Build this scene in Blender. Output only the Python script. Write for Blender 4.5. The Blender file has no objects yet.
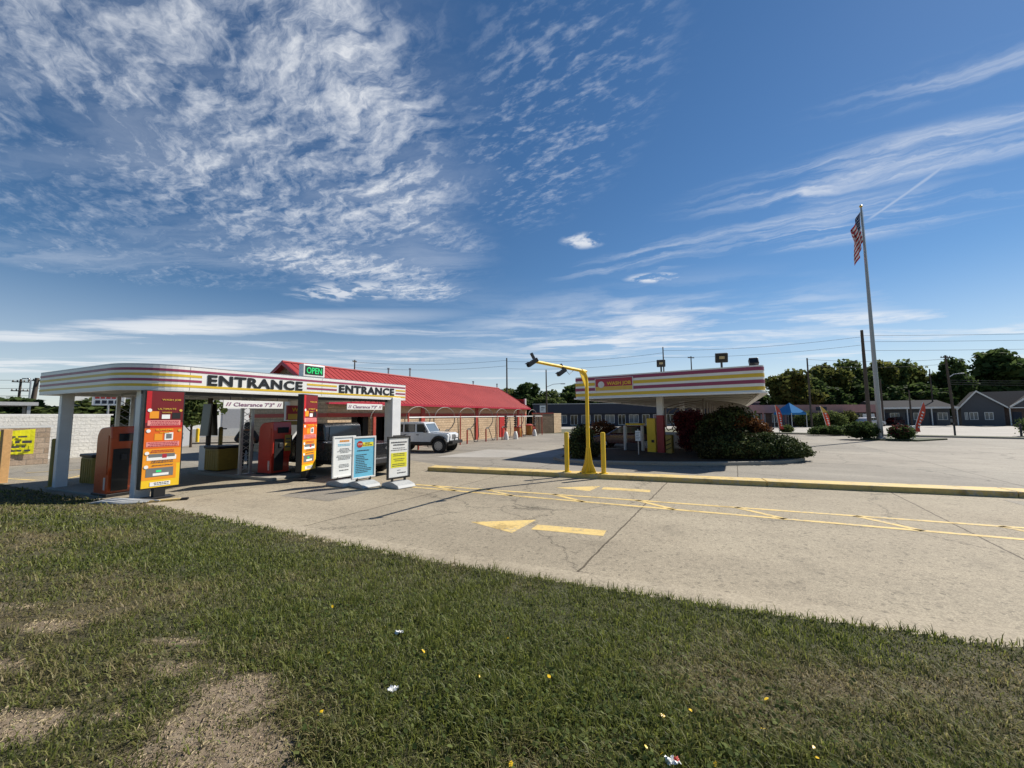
import bpy, bmesh, math, random
import numpy as np
from mathutils import Vector, Matrix, noise as mnoise
R = math.radians
rnd = random.Random(7)
scene = bpy.context.scene
col = scene.collection

# ------------------------------------------------------------------ materials
def new_mat(name):
    m = bpy.data.materials.new(name); m.use_nodes = True
    nt = m.node_tree
    return m, nt, nt.nodes['Principled BSDF']
def N(nt, typ, **kw):
    n = nt.nodes.new(typ)
    for k, v in kw.items():
        if k.startswith('_'): setattr(n, k[1:], v)
        else: n.inputs[k.replace('__', ' ')].default_value = v
    return n
def L(nt, a, b): nt.links.new(a, b)
def ramp(nt, fac, stops):
    r = nt.nodes.new('ShaderNodeValToRGB'); e = r.color_ramp.elements
    while len(e) < len(stops): e.new(0.5)
    for i, (p, c) in enumerate(stops):
        e[i].position = p; e[i].color = (*c, 1) if len(c) == 3 else c
    L(nt, fac, r.inputs[0]); return r.outputs[0]
def mixc(nt, fac, a, b, mode='MIX'):
    m = nt.nodes.new('ShaderNodeMix'); m.data_type = 'RGBA'; m.blend_type = mode
    for s, v in ((m.inputs[0], fac), (m.inputs[6], a), (m.inputs[7], b)):
        if hasattr(v, 'is_output'): L(nt, v, s)
        elif isinstance(v, (int, float)): s.default_value = v
        else: s.default_value = (*v, 1)
    return m.outputs[2]
def mth(nt, op, a, b=None, clamp=False):
    m = nt.nodes.new('ShaderNodeMath'); m.operation = op; m.use_clamp = clamp
    for s, v in ((m.inputs[0], a), (m.inputs[1], b)):
        if v is None: continue
        if hasattr(v, 'is_output'): L(nt, v, s)
        else: s.default_value = v
    return m.outputs[0]
def bump(nt, b, h, strength=.3, dist=.02):
    n = N(nt, 'ShaderNodeBump', Strength=strength, Distance=dist); L(nt, h, n.inputs['Height']); L(nt, n.outputs[0], b.inputs['Normal'])

def plain(name, c, rough=.55, metal=0, var=.12, scale=6, spec=.5, coat=0, emit=None, es=0):
    """paint-like surface with slight dirt and roughness variation"""
    m, nt, b = new_mat(name)
    tc = N(nt, 'ShaderNodeTexCoord')
    n1 = N(nt, 'ShaderNodeTexNoise', Scale=scale, Detail=6, Roughness=.65); L(nt, tc.outputs['Object'], n1.inputs['Vector'])
    cc = ramp(nt, n1.outputs[0], [(.25, tuple(x*(1-var) for x in c)), (.75, tuple(min(1, x*(1+var*.5)) for x in c))])
    L(nt, cc, b.inputs['Base Color'])
    rr = N(nt, 'ShaderNodeMapRange'); L(nt, n1.outputs[0], rr.inputs[0]); rr.inputs[3].default_value = max(0, rough-.1); rr.inputs[4].default_value = min(1, rough+.12)
    L(nt, rr.outputs[0], b.inputs['Roughness'])
    b.inputs['Metallic'].default_value = metal; b.inputs['Specular IOR Level'].default_value = spec; b.inputs['Coat Weight'].default_value = coat
    if emit: b.inputs['Emission Color'].default_value = (*emit, 1); b.inputs['Emission Strength'].default_value = es
    return m
def glass(name, c=(.02, .025, .03)):
    m, nt, b = new_mat(name)
    b.inputs['Base Color'].default_value = (*c, 1); b.inputs['Roughness'].default_value = .06; b.inputs['Specular IOR Level'].default_value = .7
    return m
def masonry(name, c1, c2, mortar, bw, bh, bumpd=.012, msize=.012, var=.25, strength=.7):
    m, nt, b = new_mat(name)
    tc = N(nt, 'ShaderNodeTexCoord'); geo = N(nt, 'ShaderNodeNewGeometry')
    uv = N(nt, 'ShaderNodeUVMap')
    br = N(nt, 'ShaderNodeTexBrick', Scale=1.0); br.inputs['Brick Width'].default_value = bw; br.inputs['Row Height'].default_value = bh
    br.inputs['Mortar Size'].default_value = msize; br.inputs['Color1'].default_value = (*c1, 1); br.inputs['Color2'].default_value = (*c2, 1); br.inputs['Mortar'].default_value = (*mortar, 1)
    L(nt, uv.outputs[0], br.inputs['Vector'])
    n = N(nt, 'ShaderNodeTexNoise', Scale=9, Detail=8, Roughness=.7); L(nt, uv.outputs[0], n.inputs['Vector'])
    n2 = N(nt, 'ShaderNodeTexNoise', Scale=.9, Detail=5); L(nt, uv.outputs[0], n2.inputs['Vector'])
    v = ramp(nt, n.outputs[0], [(.3, (1-var,)*3), (.7, (1+var*.4,)*3)])
    v2 = ramp(nt, n2.outputs[0], [(.3, (.85,)*3), (.7, (1.05,)*3)])
    L(nt, mixc(nt, 1, mixc(nt, 1, br.outputs[0], v, 'MULTIPLY'), v2, 'MULTIPLY'), b.inputs['Base Color'])
    b.inputs['Roughness'].default_value = .9
    h = mth(nt, 'ADD', mth(nt, 'MULTIPLY', br.outputs['Fac'], -1.0), n.outputs[0])
    bump(nt, b, h, strength, bumpd)
    return m
def leaf(name, stops, rough=.75, transl=.45):
    m, nt, b = new_mat(name)
    g = N(nt, 'ShaderNodeNewGeometry')
    tc = N(nt, 'ShaderNodeTexCoord')
    n = N(nt, 'ShaderNodeTexNoise', Scale=1.3, Detail=3); L(nt, tc.outputs['Object'], n.inputs['Vector'])
    f = mth(nt, 'ADD', mth(nt, 'MULTIPLY', g.outputs['Random Per Island'], .55), mth(nt, 'MULTIPLY', n.outputs[0], .5), True)
    c = ramp(nt, f, stops)
    L(nt, c, b.inputs['Base Color']); b.inputs['Roughness'].default_value = rough; b.inputs['Specular IOR Level'].default_value = .08
    t = N(nt, 'ShaderNodeBsdfTranslucent'); L(nt, c, t.inputs[0])
    mx = N(nt, 'ShaderNodeMixShader'); mx.inputs[0].default_value = transl
    L(nt, b.outputs[0], mx.inputs[1]); L(nt, t.outputs[0], mx.inputs[2])
    L(nt, mx.outputs[0], nt.nodes['Material Output'].inputs[0])
    return m

def ground_mat(name, c1, c2, speck, joint=None, ang=0, rough=.85, crack=0.0, stain=.35, fine=60):
    """pavement: broad tone patches, aggregate speckle, saw-cut joints, wandering cracks, tyre/oil stains"""
    m, nt, b = new_mat(name)
    tc = N(nt, 'ShaderNodeTexCoord')
    mp = N(nt, 'ShaderNodeMapping'); mp.inputs['Rotation'].default_value = (0, 0, -ang); L(nt, tc.outputs['Object'], mp.inputs[0])
    P = mp.outputs[0]
    big = N(nt, 'ShaderNodeTexNoise', Scale=.16, Detail=7, Roughness=.6, Distortion=.4); L(nt, P, big.inputs['Vector'])
    c = ramp(nt, big.outputs[0], [(.3, c1), (.7, c2)])
    st = N(nt, 'ShaderNodeMapping'); st.inputs['Scale'].default_value = (.06, .9, 1); L(nt, P, st.inputs[0])
    sn = N(nt, 'ShaderNodeTexNoise', Scale=1, Detail=6, Roughness=.6); L(nt, st.outputs[0], sn.inputs['Vector'])
    c = mixc(nt, 1, c, ramp(nt, sn.outputs[0], [(.3, (1-stain*.5,)*3), (.62, (1.05,)*3)]), 'MULTIPLY')
    ol = N(nt, 'ShaderNodeTexNoise', Scale=1.1, Detail=5, Roughness=.65); L(nt, P, ol.inputs['Vector'])
    c = mixc(nt, 1, c, ramp(nt, ol.outputs[0], [(.28, (1-stain,)*3), (.42, (1,)*3), (.8, (1.06,)*3)]), 'MULTIPLY')
    sp = N(nt, 'ShaderNodeTexNoise', Scale=fine, Detail=3, Roughness=.8); L(nt, P, sp.inputs['Vector'])
    c = mixc(nt, 1, c, ramp(nt, sp.outputs[0], [(.34, (1-speck,)*3), (.5, (1,)*3), (.68, (1+speck,)*3)]), 'MULTIPLY')
    vo = N(nt, 'ShaderNodeTexVoronoi', Scale=24); L(nt, P, vo.inputs['Vector'])
    c = mixc(nt, 1, c, ramp(nt, vo.outputs['Color'], [(.05, (1-speck*.9,)*3), (.25, (1,)*3), (.9, (1+speck*.5,)*3)]), 'MULTIPLY')
    if joint:
        br = N(nt, 'ShaderNodeTexBrick', Scale=1.0); br.offset = 0
        jm = N(nt, 'ShaderNodeMapping'); jm.inputs['Location'].default_value = (joint[2] if len(joint) > 2 else 0, 0, 0); jm.inputs['Rotation'].default_value = (0, 0, (joint[3]+ang) if len(joint) > 3 else 0)
        br.inputs['Brick Width'].default_value = joint[0]; br.inputs['Row Height'].default_value = joint[1]; br.inputs['Mortar Size'].default_value = .016
        br.inputs['Color1'].default_value = (1, 1, 1, 1); br.inputs['Color2'].default_value = (.84, .85, .86, 1); br.inputs['Mortar'].default_value = (.30, .28, .26, 1)
        w = N(nt, 'ShaderNodeTexNoise', Scale=3, Detail=4); L(nt, P, w.inputs['Vector'])
        wv = N(nt, 'ShaderNodeVectorMath', _operation='MULTIPLY_ADD'); L(nt, w.outputs['Color'], wv.inputs[0]); wv.inputs[1].default_value = (.06, .06, 0); L(nt, P, wv.inputs[2])
        L(nt, wv.outputs[0], jm.inputs[0]); L(nt, jm.outputs[0], br.inputs['Vector'])
        c = mixc(nt, 1, c, br.outputs[0], 'MULTIPLY')
    if crack:
        w = N(nt, 'ShaderNodeTexNoise', Scale=.9, Detail=8, Roughness=.7); L(nt, P, w.inputs['Vector'])
        wv = N(nt, 'ShaderNodeVectorMath', _operation='MULTIPLY_ADD'); L(nt, w.outputs['Color'], wv.inputs[0]); wv.inputs[1].default_value = (1.6, 1.6, 0); L(nt, P, wv.inputs[2])
        v = N(nt, 'ShaderNodeTexVoronoi', Scale=.17, _feature='DISTANCE_TO_EDGE'); L(nt, wv.outputs[0], v.inputs['Vector'])
        c = mixc(nt, 1, c, ramp(nt, v.outputs[0], [(.0, (1-crack,)*3), (.0022, (1-crack*.7,)*3), (.0045, (1, 1, 1))]), 'MULTIPLY')
    L(nt, c, b.inputs['Base Color']); b.inputs['Roughness'].default_value = rough; b.inputs['Specular IOR Level'].default_value = .3
    bump(nt, b, sp.outputs[0], .35, .004)
    return m
def worn_paint(name, c, under):
    m, nt, b = new_mat(name)
    tc = N(nt, 'ShaderNodeTexCoord')
    n = N(nt, 'ShaderNodeTexNoise', Scale=14, Detail=8, Roughness=.75); L(nt, tc.outputs['Object'], n.inputs['Vector'])
    n2 = N(nt, 'ShaderNodeTexNoise', Scale=1.6, Detail=4); L(nt, tc.outputs['Object'], n2.inputs['Vector'])
    f = mth(nt, 'ADD', n.outputs[0], mth(nt, 'MULTIPLY', mth(nt, 'SUBTRACT', n2.outputs[0], .5), .5))
    cc = ramp(nt, f, [(.36, under), (.46, tuple(x*.85 for x in c)), (.68, c)])
    n3 = N(nt, 'ShaderNodeTexNoise', Scale=2.6, Detail=7, Roughness=.7); L(nt, tc.outputs['Object'], n3.inputs['Vector'])
    cc = mixc(nt, 1, cc, ramp(nt, n3.outputs[0], [(.32, (.55, .52, .48)), (.48, (1, 1, 1))]), 'MULTIPLY')
    L(nt, cc, b.inputs['Base Color']); b.inputs['Roughness'].default_value = .8
    return m

M = {}
M['concrete'] = ground_mat('concrete', (.25, .210, .152), (.35, .302, .222), .38, joint=(5.4, 60, 1.91, R(30)), ang=R(-23.5), crack=.6, stain=.24)
M['lot2'] = ground_mat('worn_pavement', (.20, .178, .148), (.31, .28, .232), .25, joint=(7, 7), ang=R(-30), crack=.6, stain=.24, fine=40)
M['street'] = ground_mat('street_concrete', (.30, .28, .25), (.38, .355, .32), .15, ang=R(-38), crack=.3, stain=.2, fine=30)
M['kerbtop'] = worn_paint('kerb_yellow', (.66, .48, .17), (.46, .39, .28))
M['linepaint'] = worn_paint('line_yellow', (.72, .52, .19), (.36, .31, .22))
M['kerbgrey'] = ground_mat('kerb_concrete', (.26, .24, .2), (.36, .33, .28), .15, stain=.3)
M['mulch'] = ground_mat('mulch', (.035, .024, .016), (.07, .048, .03), .5, stain=.3, fine=18)
M['white'] = plain('white_panel', (.82, .81, .78), .35, var=.06, scale=2)
M['colwhite'] = plain('column_white', (.74, .75, .76), .4, var=.1, scale=3)
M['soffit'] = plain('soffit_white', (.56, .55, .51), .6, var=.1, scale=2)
M['stripe_red'] = plain('stripe_red', (.30, .04, .10), .4, var=.08)
M['stripe_red2'] = plain('stripe_deep_red', (.42, .02, .045), .4, var=.08)
M['stripe_yellow'] = plain('stripe_yellow', (.72, .48, .03), .4, var=.08)
M['black'] = plain('black_plastic', (.012, .012, .013), .45, var=.3)
M['blacktext'] = plain('black_letter', (.008, .008, .009), .4, var=.1)
M['darkmetal'] = plain('dark_metal', (.05, .05, .055), .45, metal=.4)
M['steel'] = plain('galvanised_steel', (.45, .46, .47), .4, metal=.7, var=.2, scale=12)
M['rubber'] = plain('tyre_rubber', (.018, .018, .019), .85)
M['kiosk'] = plain('kiosk_orange', (.60, .095, .024), .3, var=.12, coat=.3)
M['kioskred'] = plain('kiosk_red', (.50, .035, .02), .3, var=.12, coat=.3)
M['red'] = plain('red_paint', (.45, .025, .02), .45)
M['columnred'] = plain('column_red', (.30, .016, .022), .45)
M['brickred'] = plain('trim_red', (.42, .05, .03), .6)
M['yellow'] = plain('yellow_paint', (.76, .50, .02), .4, var=.12, scale=4)
M['yellowdirty'] = plain('yellow_bin', (.34, .225, .035), .5, var=.3)
M['gold'] = plain('gold_lettering', (.7, .45, .06), .4)
M['pred'] = plain('poster_red', (.50, .015, .02), .35, var=.05)
M['pdark'] = plain('poster_maroon', (.17, .008, .012), .35, var=.05)
M['porange'] = plain('poster_orange', (.75, .13, .012), .35, var=.05)
M['pamber'] = plain('poster_amber', (.85, .32, .02), .35, var=.05)
M['pyellow'] = plain('poster_yellow', (.85, .55, .02), .35, var=.05)
M['ppink'] = plain('poster_pink', (.80, .30, .28), .35, var=.05)
M['pgrey'] = plain('poster_grey', (.16, .17, .17), .35, var=.05)
M['paper'] = plain('paper_white', (.85, .85, .83), .4, var=.04)
M['blue'] = plain('poster_blue', (.16, .52, .72), .4, var=.06)
M['bright_yellow'] = plain('fluorescent_yellow', (.85, .80, .04), .5, var=.06)
M['banner'] = plain('banner_yellow', (.86, .80, .02), .45, var=.06)
M['ink'] = plain('ink', (.06, .06, .07), .5)
M['pinkletter'] = plain('purple_letter', (.26, .12, .2), .5)
M['basegrey'] = plain('sign_base_grey', (.42, .43, .43), .55, var=.2, scale=9)
M['wood'] = plain('raw_timber', (.52, .30, .12), .75, var=.25, scale=12)
M['polewood'] = plain('pole_wood', (.085, .065, .05), .9, var=.4, scale=9)
M['galvpole'] = plain('aluminium_pole', (.36, .36, .35), .4, metal=.35, var=.12)
M['block'] = masonry('split_face_block', (.56, .40, .25), (.66, .49, .32), (.42, .31, .2), .4, .2, .03, .012, .35, .9)
M['blockdark'] = masonry('brown_shade_block', (.30, .21, .135), (.38, .27, .175), (.2, .15, .1), .4, .2, .03)  # darker copy of the tan block, tone includes the enclosure wall's shade
M['whiteblock'] = masonry('white_block', (.76, .74, .68), (.80, .78, .73), (.70, .68, .63), .4, .2, .03, .008, .14, .8)
M['brick'] = masonry('tan_brick', (.44, .32, .22), (.60, .46, .34), (.38, .31, .24), .5, .25, .02, .015, .3)
M['stucco'] = plain('wall_orange_tan', (.58, .36, .20), .8, var=.12, scale=4)
M['whitewall'] = plain('white_wall', (.80, .79, .76), .6, var=.06, scale=1)
M['door'] = plain('grey_door', (.30, .31, .33), .5)
M['navy'] = plain('navy_roof', (.018, .024, .045), .6, var=.2)
M['pink'] = plain('pink_fascia', (.42, .22, .2), .7, var=.15, scale=1)
M['brickdark'] = masonry('dark_brick', (.12, .075, .06), (.16, .10, .08), (.12, .1, .09), .4, .2)
M['slate'] = plain('slate_siding', (.09, .092, .10), .75, var=.15)
M['shingle'] = plain('shingle', (.055, .055, .06), .95, var=.3, scale=5, spec=.05)
M['trim'] = plain('white_trim', (.72, .71, .68), .5)
M['tarp'] = plain('blue_tarp', (.045, .19, .42), .95, var=.1, spec=.05)
M['glass'] = glass('window_glass')
M['glasslight'] = glass('window_painted_reflection', (.12, .15, .18))  # sky reflection painted in as a paler base colour
M['headlight'] = plain('headlight_lens', (.7, .7, .72), .15, var=.05)
M['taillight'] = plain('tail_light', (.35, .01, .01), .2)
M['rim'] = plain('alloy_rim', (.42, .42, .43), .35, metal=.6)
M['rimdark'] = plain('rim_grey', (.14, .14, .145), .4, metal=.5)
M['jeepwhite'] = plain('white_car_paint', (.66, .69, .72), .25, var=.05, coat=.6)
M['truckblack'] = plain('black_car_paint', (.012, .013, .016), .25, var=.1, coat=.6)
M['carred'] = plain('maroon_car_paint', (.06, .008, .01), .25, var=.1, coat=.6)
M['carsilver'] = plain('silver_car_paint', (.5, .5, .52), .3, coat=.5)
M['plate'] = plain('number_plate', (.72, .72, .66), .45)
M['skin'] = plain('skin', (.36, .2, .14), .55)
M['jacket'] = plain('jacket_grey_blue', (.07, .08, .1), .85, var=.2, scale=10)
M['trousers'] = plain('dark_trousers', (.02, .02, .024), .85)
M['hose'] = plain('hose_grey', (.26, .235, .205), .6)
M['hoseblack'] = plain('hose_black', (.02, .018, .018), .6)
M['wire'] = plain('cable', (.03, .03, .035), .6)
M['fred'] = plain('flag_red', (.50, .025, .035), .75)
M['fwhite'] = plain('flag_white', (.78, .77, .76), .75)
M['fblue'] = plain('flag_blue', (.02, .035, .12), .75)
M['featherred'] = plain('feather_red', (.72, .07, .025), .7)
M['featheramber'] = plain('feather_amber', (.85, .50, .08), .7)
M['bark'] = plain('bark', (.07, .05, .035), .95, var=.4, scale=8)
M['leafgreen'] = leaf('leaf_green', [(.2, (.038, .06, .02)), (.5, (.095, .13, .04)), (.8, (.17, .20, .066))])
M['leafdeep'] = leaf('leaf_deep_green', [(.2, (.024, .044, .015)), (.5, (.06, .096, .03)), (.8, (.11, .15, .05))])
M['leafolive'] = leaf('leaf_olive', [(.2, (.04, .05, .015)), (.5, (.10, .115, .032)), (.8, (.17, .17, .045))])
M['juniper'] = leaf('juniper_needles', [(.2, (.018, .03, .012)), (.5, (.06, .085, .03)), (.85, (.14, .16, .06))], .6, .15)
M['yew'] = leaf('yew_needles', [(.2, (.014, .015, .008)), (.5, (.045, .046, .02)), (.85, (.10, .088, .036))], .6, .12)
M['barberry'] = leaf('red_leaves', [(.2, (.035, .009, .013)), (.5, (.11, .02, .028)), (.85, (.24, .055, .05))], .55, .25)
M['rust'] = leaf('rust_leaves', [(.2, (.045, .018, .01)), (.5, (.13, .05, .018)), (.85, (.24, .11, .035))], .55, .25)
# standing seam roof
def seam_roof():
    m, nt, b = new_mat('standing_seam_red')
    uv = N(nt, 'ShaderNodeUVMap'); n = N(nt, 'ShaderNodeTexNoise', Scale=.5, Detail=5); L(nt, uv.outputs[0], n.inputs['Vector'])
    L(nt, ramp(nt, n.outputs[0], [(.3, (.29, .032, .032)), (.7, (.36, .047, .045))]), b.inputs['Base Color'])
    b.inputs['Roughness'].default_value = .62; b.inputs['Specular IOR Level'].default_value = .2
    return m
M['roofred'] = seam_roof()

# ------------------------------------------------------------------ mesh builder
class MB:
    def __init__(s): s.v = []; s.f = []; s.m = []; s.cur = 0
    def mat(s, i): s.cur = i; return s
    def add(s, vs, fs):
        o = len(s.v); s.v += [tuple(v) for v in vs]
        for f in fs: s.f.append(tuple(i+o for i in f)); s.m.append(s.cur)
        return s
    def box(s, x0, x1, y0, y1, z0, z1, T=None):
        vs = [(x, y, z) for z in (z0, z1) for y in (y0, y1) for x in (x0, x1)]
        if T is not None: vs = [tuple(T @ Vector(v)) for v in vs]
        return s.add(vs, [(0, 2, 3, 1), (4, 5, 7, 6), (0, 1, 5, 4), (2, 6, 7, 3), (0, 4, 6, 2), (1, 3, 7, 5)])
    def cbox(s, c, d, rz=0, rx=0, ry=0):
        T = Matrix.Translation(c) @ Matrix.Rotation(rz, 4, 'Z') @ Matrix.Rotation(ry, 4, 'Y') @ Matrix.Rotation(rx, 4, 'X')
        return s.box(-d[0]/2, d[0]/2, -d[1]/2, d[1]/2, -d[2]/2, d[2]/2, T)
    def prism(s, poly, z0, z1, T=None):
        n = len(poly); vs = [(x, y, z0) for x, y in poly]+[(x, y, z1) for x, y in poly]
        if T is not None: vs = [tuple(T @ Vector(v)) for v in vs]
        return s.add(vs, [tuple(range(n-1, -1, -1)), tuple(range(n, 2*n))]+[(i, (i+1) % n, n+(i+1) % n, n+i) for i in range(n)])
    def side(s, poly, y0, y1, T=None):      # polygon in x,z extruded along y
        n = len(poly); vs = [(x, y0, z) for x, z in poly]+[(x, y1, z) for x, z in poly]
        if T is not None: vs = [tuple(T @ Vector(v)) for v in vs]
        return s.add(vs, [tuple(range(n)), tuple(range(2*n-1, n-1, -1))]+[(n+i, n+(i+1) % n, (i+1) % n, i) for i in range(n)])
    def quad(s, *p): return s.add(p, [tuple(range(len(p)))])
    def tube(s, pts, r, n=8, caps=True):
        P = [Vector(p) for p in pts]; rs = r if isinstance(r, (list, tuple)) else [r]*len(P)
        vs = []; ref = Vector((0, 0, 1))
        for i, p in enumerate(P):
            t = (P[min(i+1, len(P)-1)]-P[max(i-1, 0)]).normalized()
            a = t.cross(ref)
            if a.length < .05: a = t.cross(Vector((1, 0, 0)))
            a.normalize(); b = t.cross(a)
            for k in range(n):
                q = 2*math.pi*k/n; vs.append(p+a*math.cos(q)*rs[i]+b*math.sin(q)*rs[i])
        fs = [(i*n+k, i*n+(k+1) % n, (i+1)*n+(k+1) % n, (i+1)*n+k) for i in range(len(P)-1) for k in range(n)]
        if caps: fs += [tuple(range(n-1, -1, -1)), tuple((len(P)-1)*n+k for k in range(n))]
        return s.add(vs, fs)
    def lathe(s, prof, n=20, T=None):       # prof (r,z)
        vs = [(r*math.cos(2*math.pi*k/n), r*math.sin(2*math.pi*k/n), z) for r, z in prof for k in range(n)]
        if T is not None: vs = [tuple(T @ Vector(v)) for v in vs]
        fs = [(i*n+k, i*n+(k+1) % n, (i+1)*n+(k+1) % n, (i+1)*n+k) for i in range(len(prof)-1) for k in range(n)]
        fs += [tuple(range(n-1, -1, -1)), tuple((len(prof)-1)*n+k for k in range(n))]
        return s.add(vs, fs)
    def strip(s, path, z0, z1, th, closed=False):  # vertical wall along 2d path, thickness to the left
        n = len(path); P = [Vector(p) for p in path]; off = []
        for i in range(n):
            a = P[i]-P[i-1] if (i > 0 or closed) else P[1]-P[0]
            b = P[(i+1) % n]-P[i] if (i < n-1 or closed) else a
            a = a.normalized(); b = b.normalized()
            na = Vector((-a.y, a.x)); nb = Vector((-b.y, b.x)); m = (na+nb).normalized()
            off.append(P[i]+m*th/max(.3, m.dot(na)))
        vs = []
        for i in range(n): vs += [(*P[i], z0), (*P[i], z1), (*off[i], z1), (*off[i], z0)]
        fs = []
        for i in range(n if closed else n-1):
            j = (i+1) % n
            for k in range(4): fs.append((i*4+k, i*4+(k+1) % 4, j*4+(k+1) % 4, j*4+k)[::-1])
        if not closed: fs += [(3, 2, 1, 0), ((n-1)*4, (n-1)*4+1, (n-1)*4+2, (n-1)*4+3)]
        return s.add(vs, fs)
    def build(s, name, mat, parent=None, origin=(0, 0, 0), smooth=False, bevel=0, uv=False, label=None, segs=2):
        me = bpy.data.meshes.new(name)
        ox, oy, oz = origin
        me.from_pydata([(x-ox, y-oy, z-oz) for x, y, z in s.v], [], s.f)
        mats = mat if isinstance(mat, (list, tuple)) else [mat]
        for m in mats: me.materials.append(M[m] if isinstance(m, str) else m)
        if len(mats) > 1: me.polygons.foreach_set('material_index', s.m)
        bm = bmesh.new(); bm.from_mesh(me); bmesh.ops.recalc_face_normals(bm, faces=bm.faces)
        if uv:
            lay = bm.loops.layers.uv.new('UVMap')
            for f in bm.faces:
                n = f.normal
                if abs(n.z) > .8: ax = Vector((1, 0, 0))
                else: ax = Vector((-n.y, n.x, 0)).normalized()
                ay = n.cross(ax)
                if abs(n.z) <= .8 and ay.z < 0: ay = -ay
                for l in f.loops: l[lay].uv = (l.vert.co.dot(ax), l.vert.co.dot(ay))
        bm.to_mesh(me); bm.free()
        if smooth:
            me.polygons.foreach_set('use_smooth', [True]*len(me.polygons))
            me.set_sharp_from_angle(angle=R(40))
        o = bpy.data.objects.new(name, me); col.objects.link(o)
        if parent: o.parent = parent
        if bevel:
            b = o.modifiers.new('bevel', 'BEVEL'); b.width = bevel; b.segments = segs; b.limit_method = 'ANGLE'; b.angle_limit = R(35)
            b.harden_normals = False
        if label: o['label'] = label
        return o
def tag(o, label, cat, group=None, kind=None):
    if label: o['label'] = label
    if cat: o['category'] = cat
    if group: o['group'] = group
    if kind: o['kind'] = kind
    return o
def thing(name, label, cat, loc=(0, 0, 0), rz=0, group=None):
    o = bpy.data.objects.new(name, None); col.objects.link(o); o.location = loc; o.rotation_euler = (0, 0, rz)
    return tag(o, label, cat, group)
KIDS = {}
def copy_tree(o, loc=None, rz=None, label=None, parent=None):
    kids = [c for c in bpy.data.objects if c.parent == o]
    c = o.copy(); col.objects.link(c)
    if parent is not None: c.parent = parent
    if loc is not None: c.location = loc
    if rz is not None: c.rotation_euler = (0, 0, rz)
    if label: c['label'] = label
    for k in kids: copy_tree(k, parent=c)
    return c
def struct(o): o['kind'] = 'structure'; return o
FONT = None
def text(name, s, w, h, mat, parent, loc, rz=0, depth=.006, bold=0, label=None, rx=90, spacing=1.0):
    """lettering as real mesh, fitted to w x h metres, centred on loc, standing upright and facing local -y"""
    cu = bpy.data.curves.new('t', 'FONT'); cu.body = s; cu.extrude = 0; cu.offset = bold; cu.align_x = 'CENTER'; cu.align_y = 'CENTER'; cu.resolution_u = 3; cu.space_character = spacing
    to = bpy.data.objects.new('t', cu); col.objects.link(to)
    dg = bpy.context.evaluated_depsgraph_get(); dg.update()
    me = bpy.data.meshes.new_from_object(to.evaluated_get(dg))
    bpy.data.objects.remove(to); bpy.data.curves.remove(cu)
    me.name = name; me.materials.clear(); me.materials.append(M[mat])
    n = len(me.vertices); a = np.zeros(n*3); me.vertices.foreach_get('co', a); a = a.reshape(-1, 3)
    mn = a.min(0); mx = a.max(0); d = np.maximum(mx-mn, 1e-6)
    a = (a-(mn+mx)/2)*np.array([w/d[0], h/d[1], 1])
    b = np.stack([a[:, 0], np.zeros(n), a[:, 1]], 1)
    me.vertices.foreach_set('co', b.ravel()); me.polygons.foreach_set('use_smooth', [False]*len(me.polygons)); me.update()
    o = bpy.data.objects.new(name, me); col.objects.link(o); o.parent = parent; o.location = loc; o.rotation_euler = (0, 0, rz)
    so = o.modifiers.new('depth', 'SOLIDIFY'); so.thickness = depth; so.offset = 0
    if label: o['label'] = label
    return o

# ------------------------------------------------------------------ camera
PITCH, ROLL, EYE = R(4.75), .008, 2.1
fw = Vector((0, math.cos(PITCH), math.sin(PITCH))); rt = Vector((1, 0, 0)); up = rt.cross(fw)
Rv = rt*math.cos(ROLL)-up*math.sin(ROLL); Uv = up*math.cos(ROLL)+rt*math.sin(ROLL)
cam = bpy.data.cameras.new('camera'); cam.sensor_width = 36; cam.lens = 385/1024*36; cam.clip_start = .05; cam.clip_end = 6000
co = bpy.data.objects.new('camera', cam); col.objects.link(co)
mw = Matrix((Rv, Uv, -fw)).transposed().to_4x4(); mw.translation = (0, 0, EYE); co.matrix_world = mw
scene.camera = co

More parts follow.
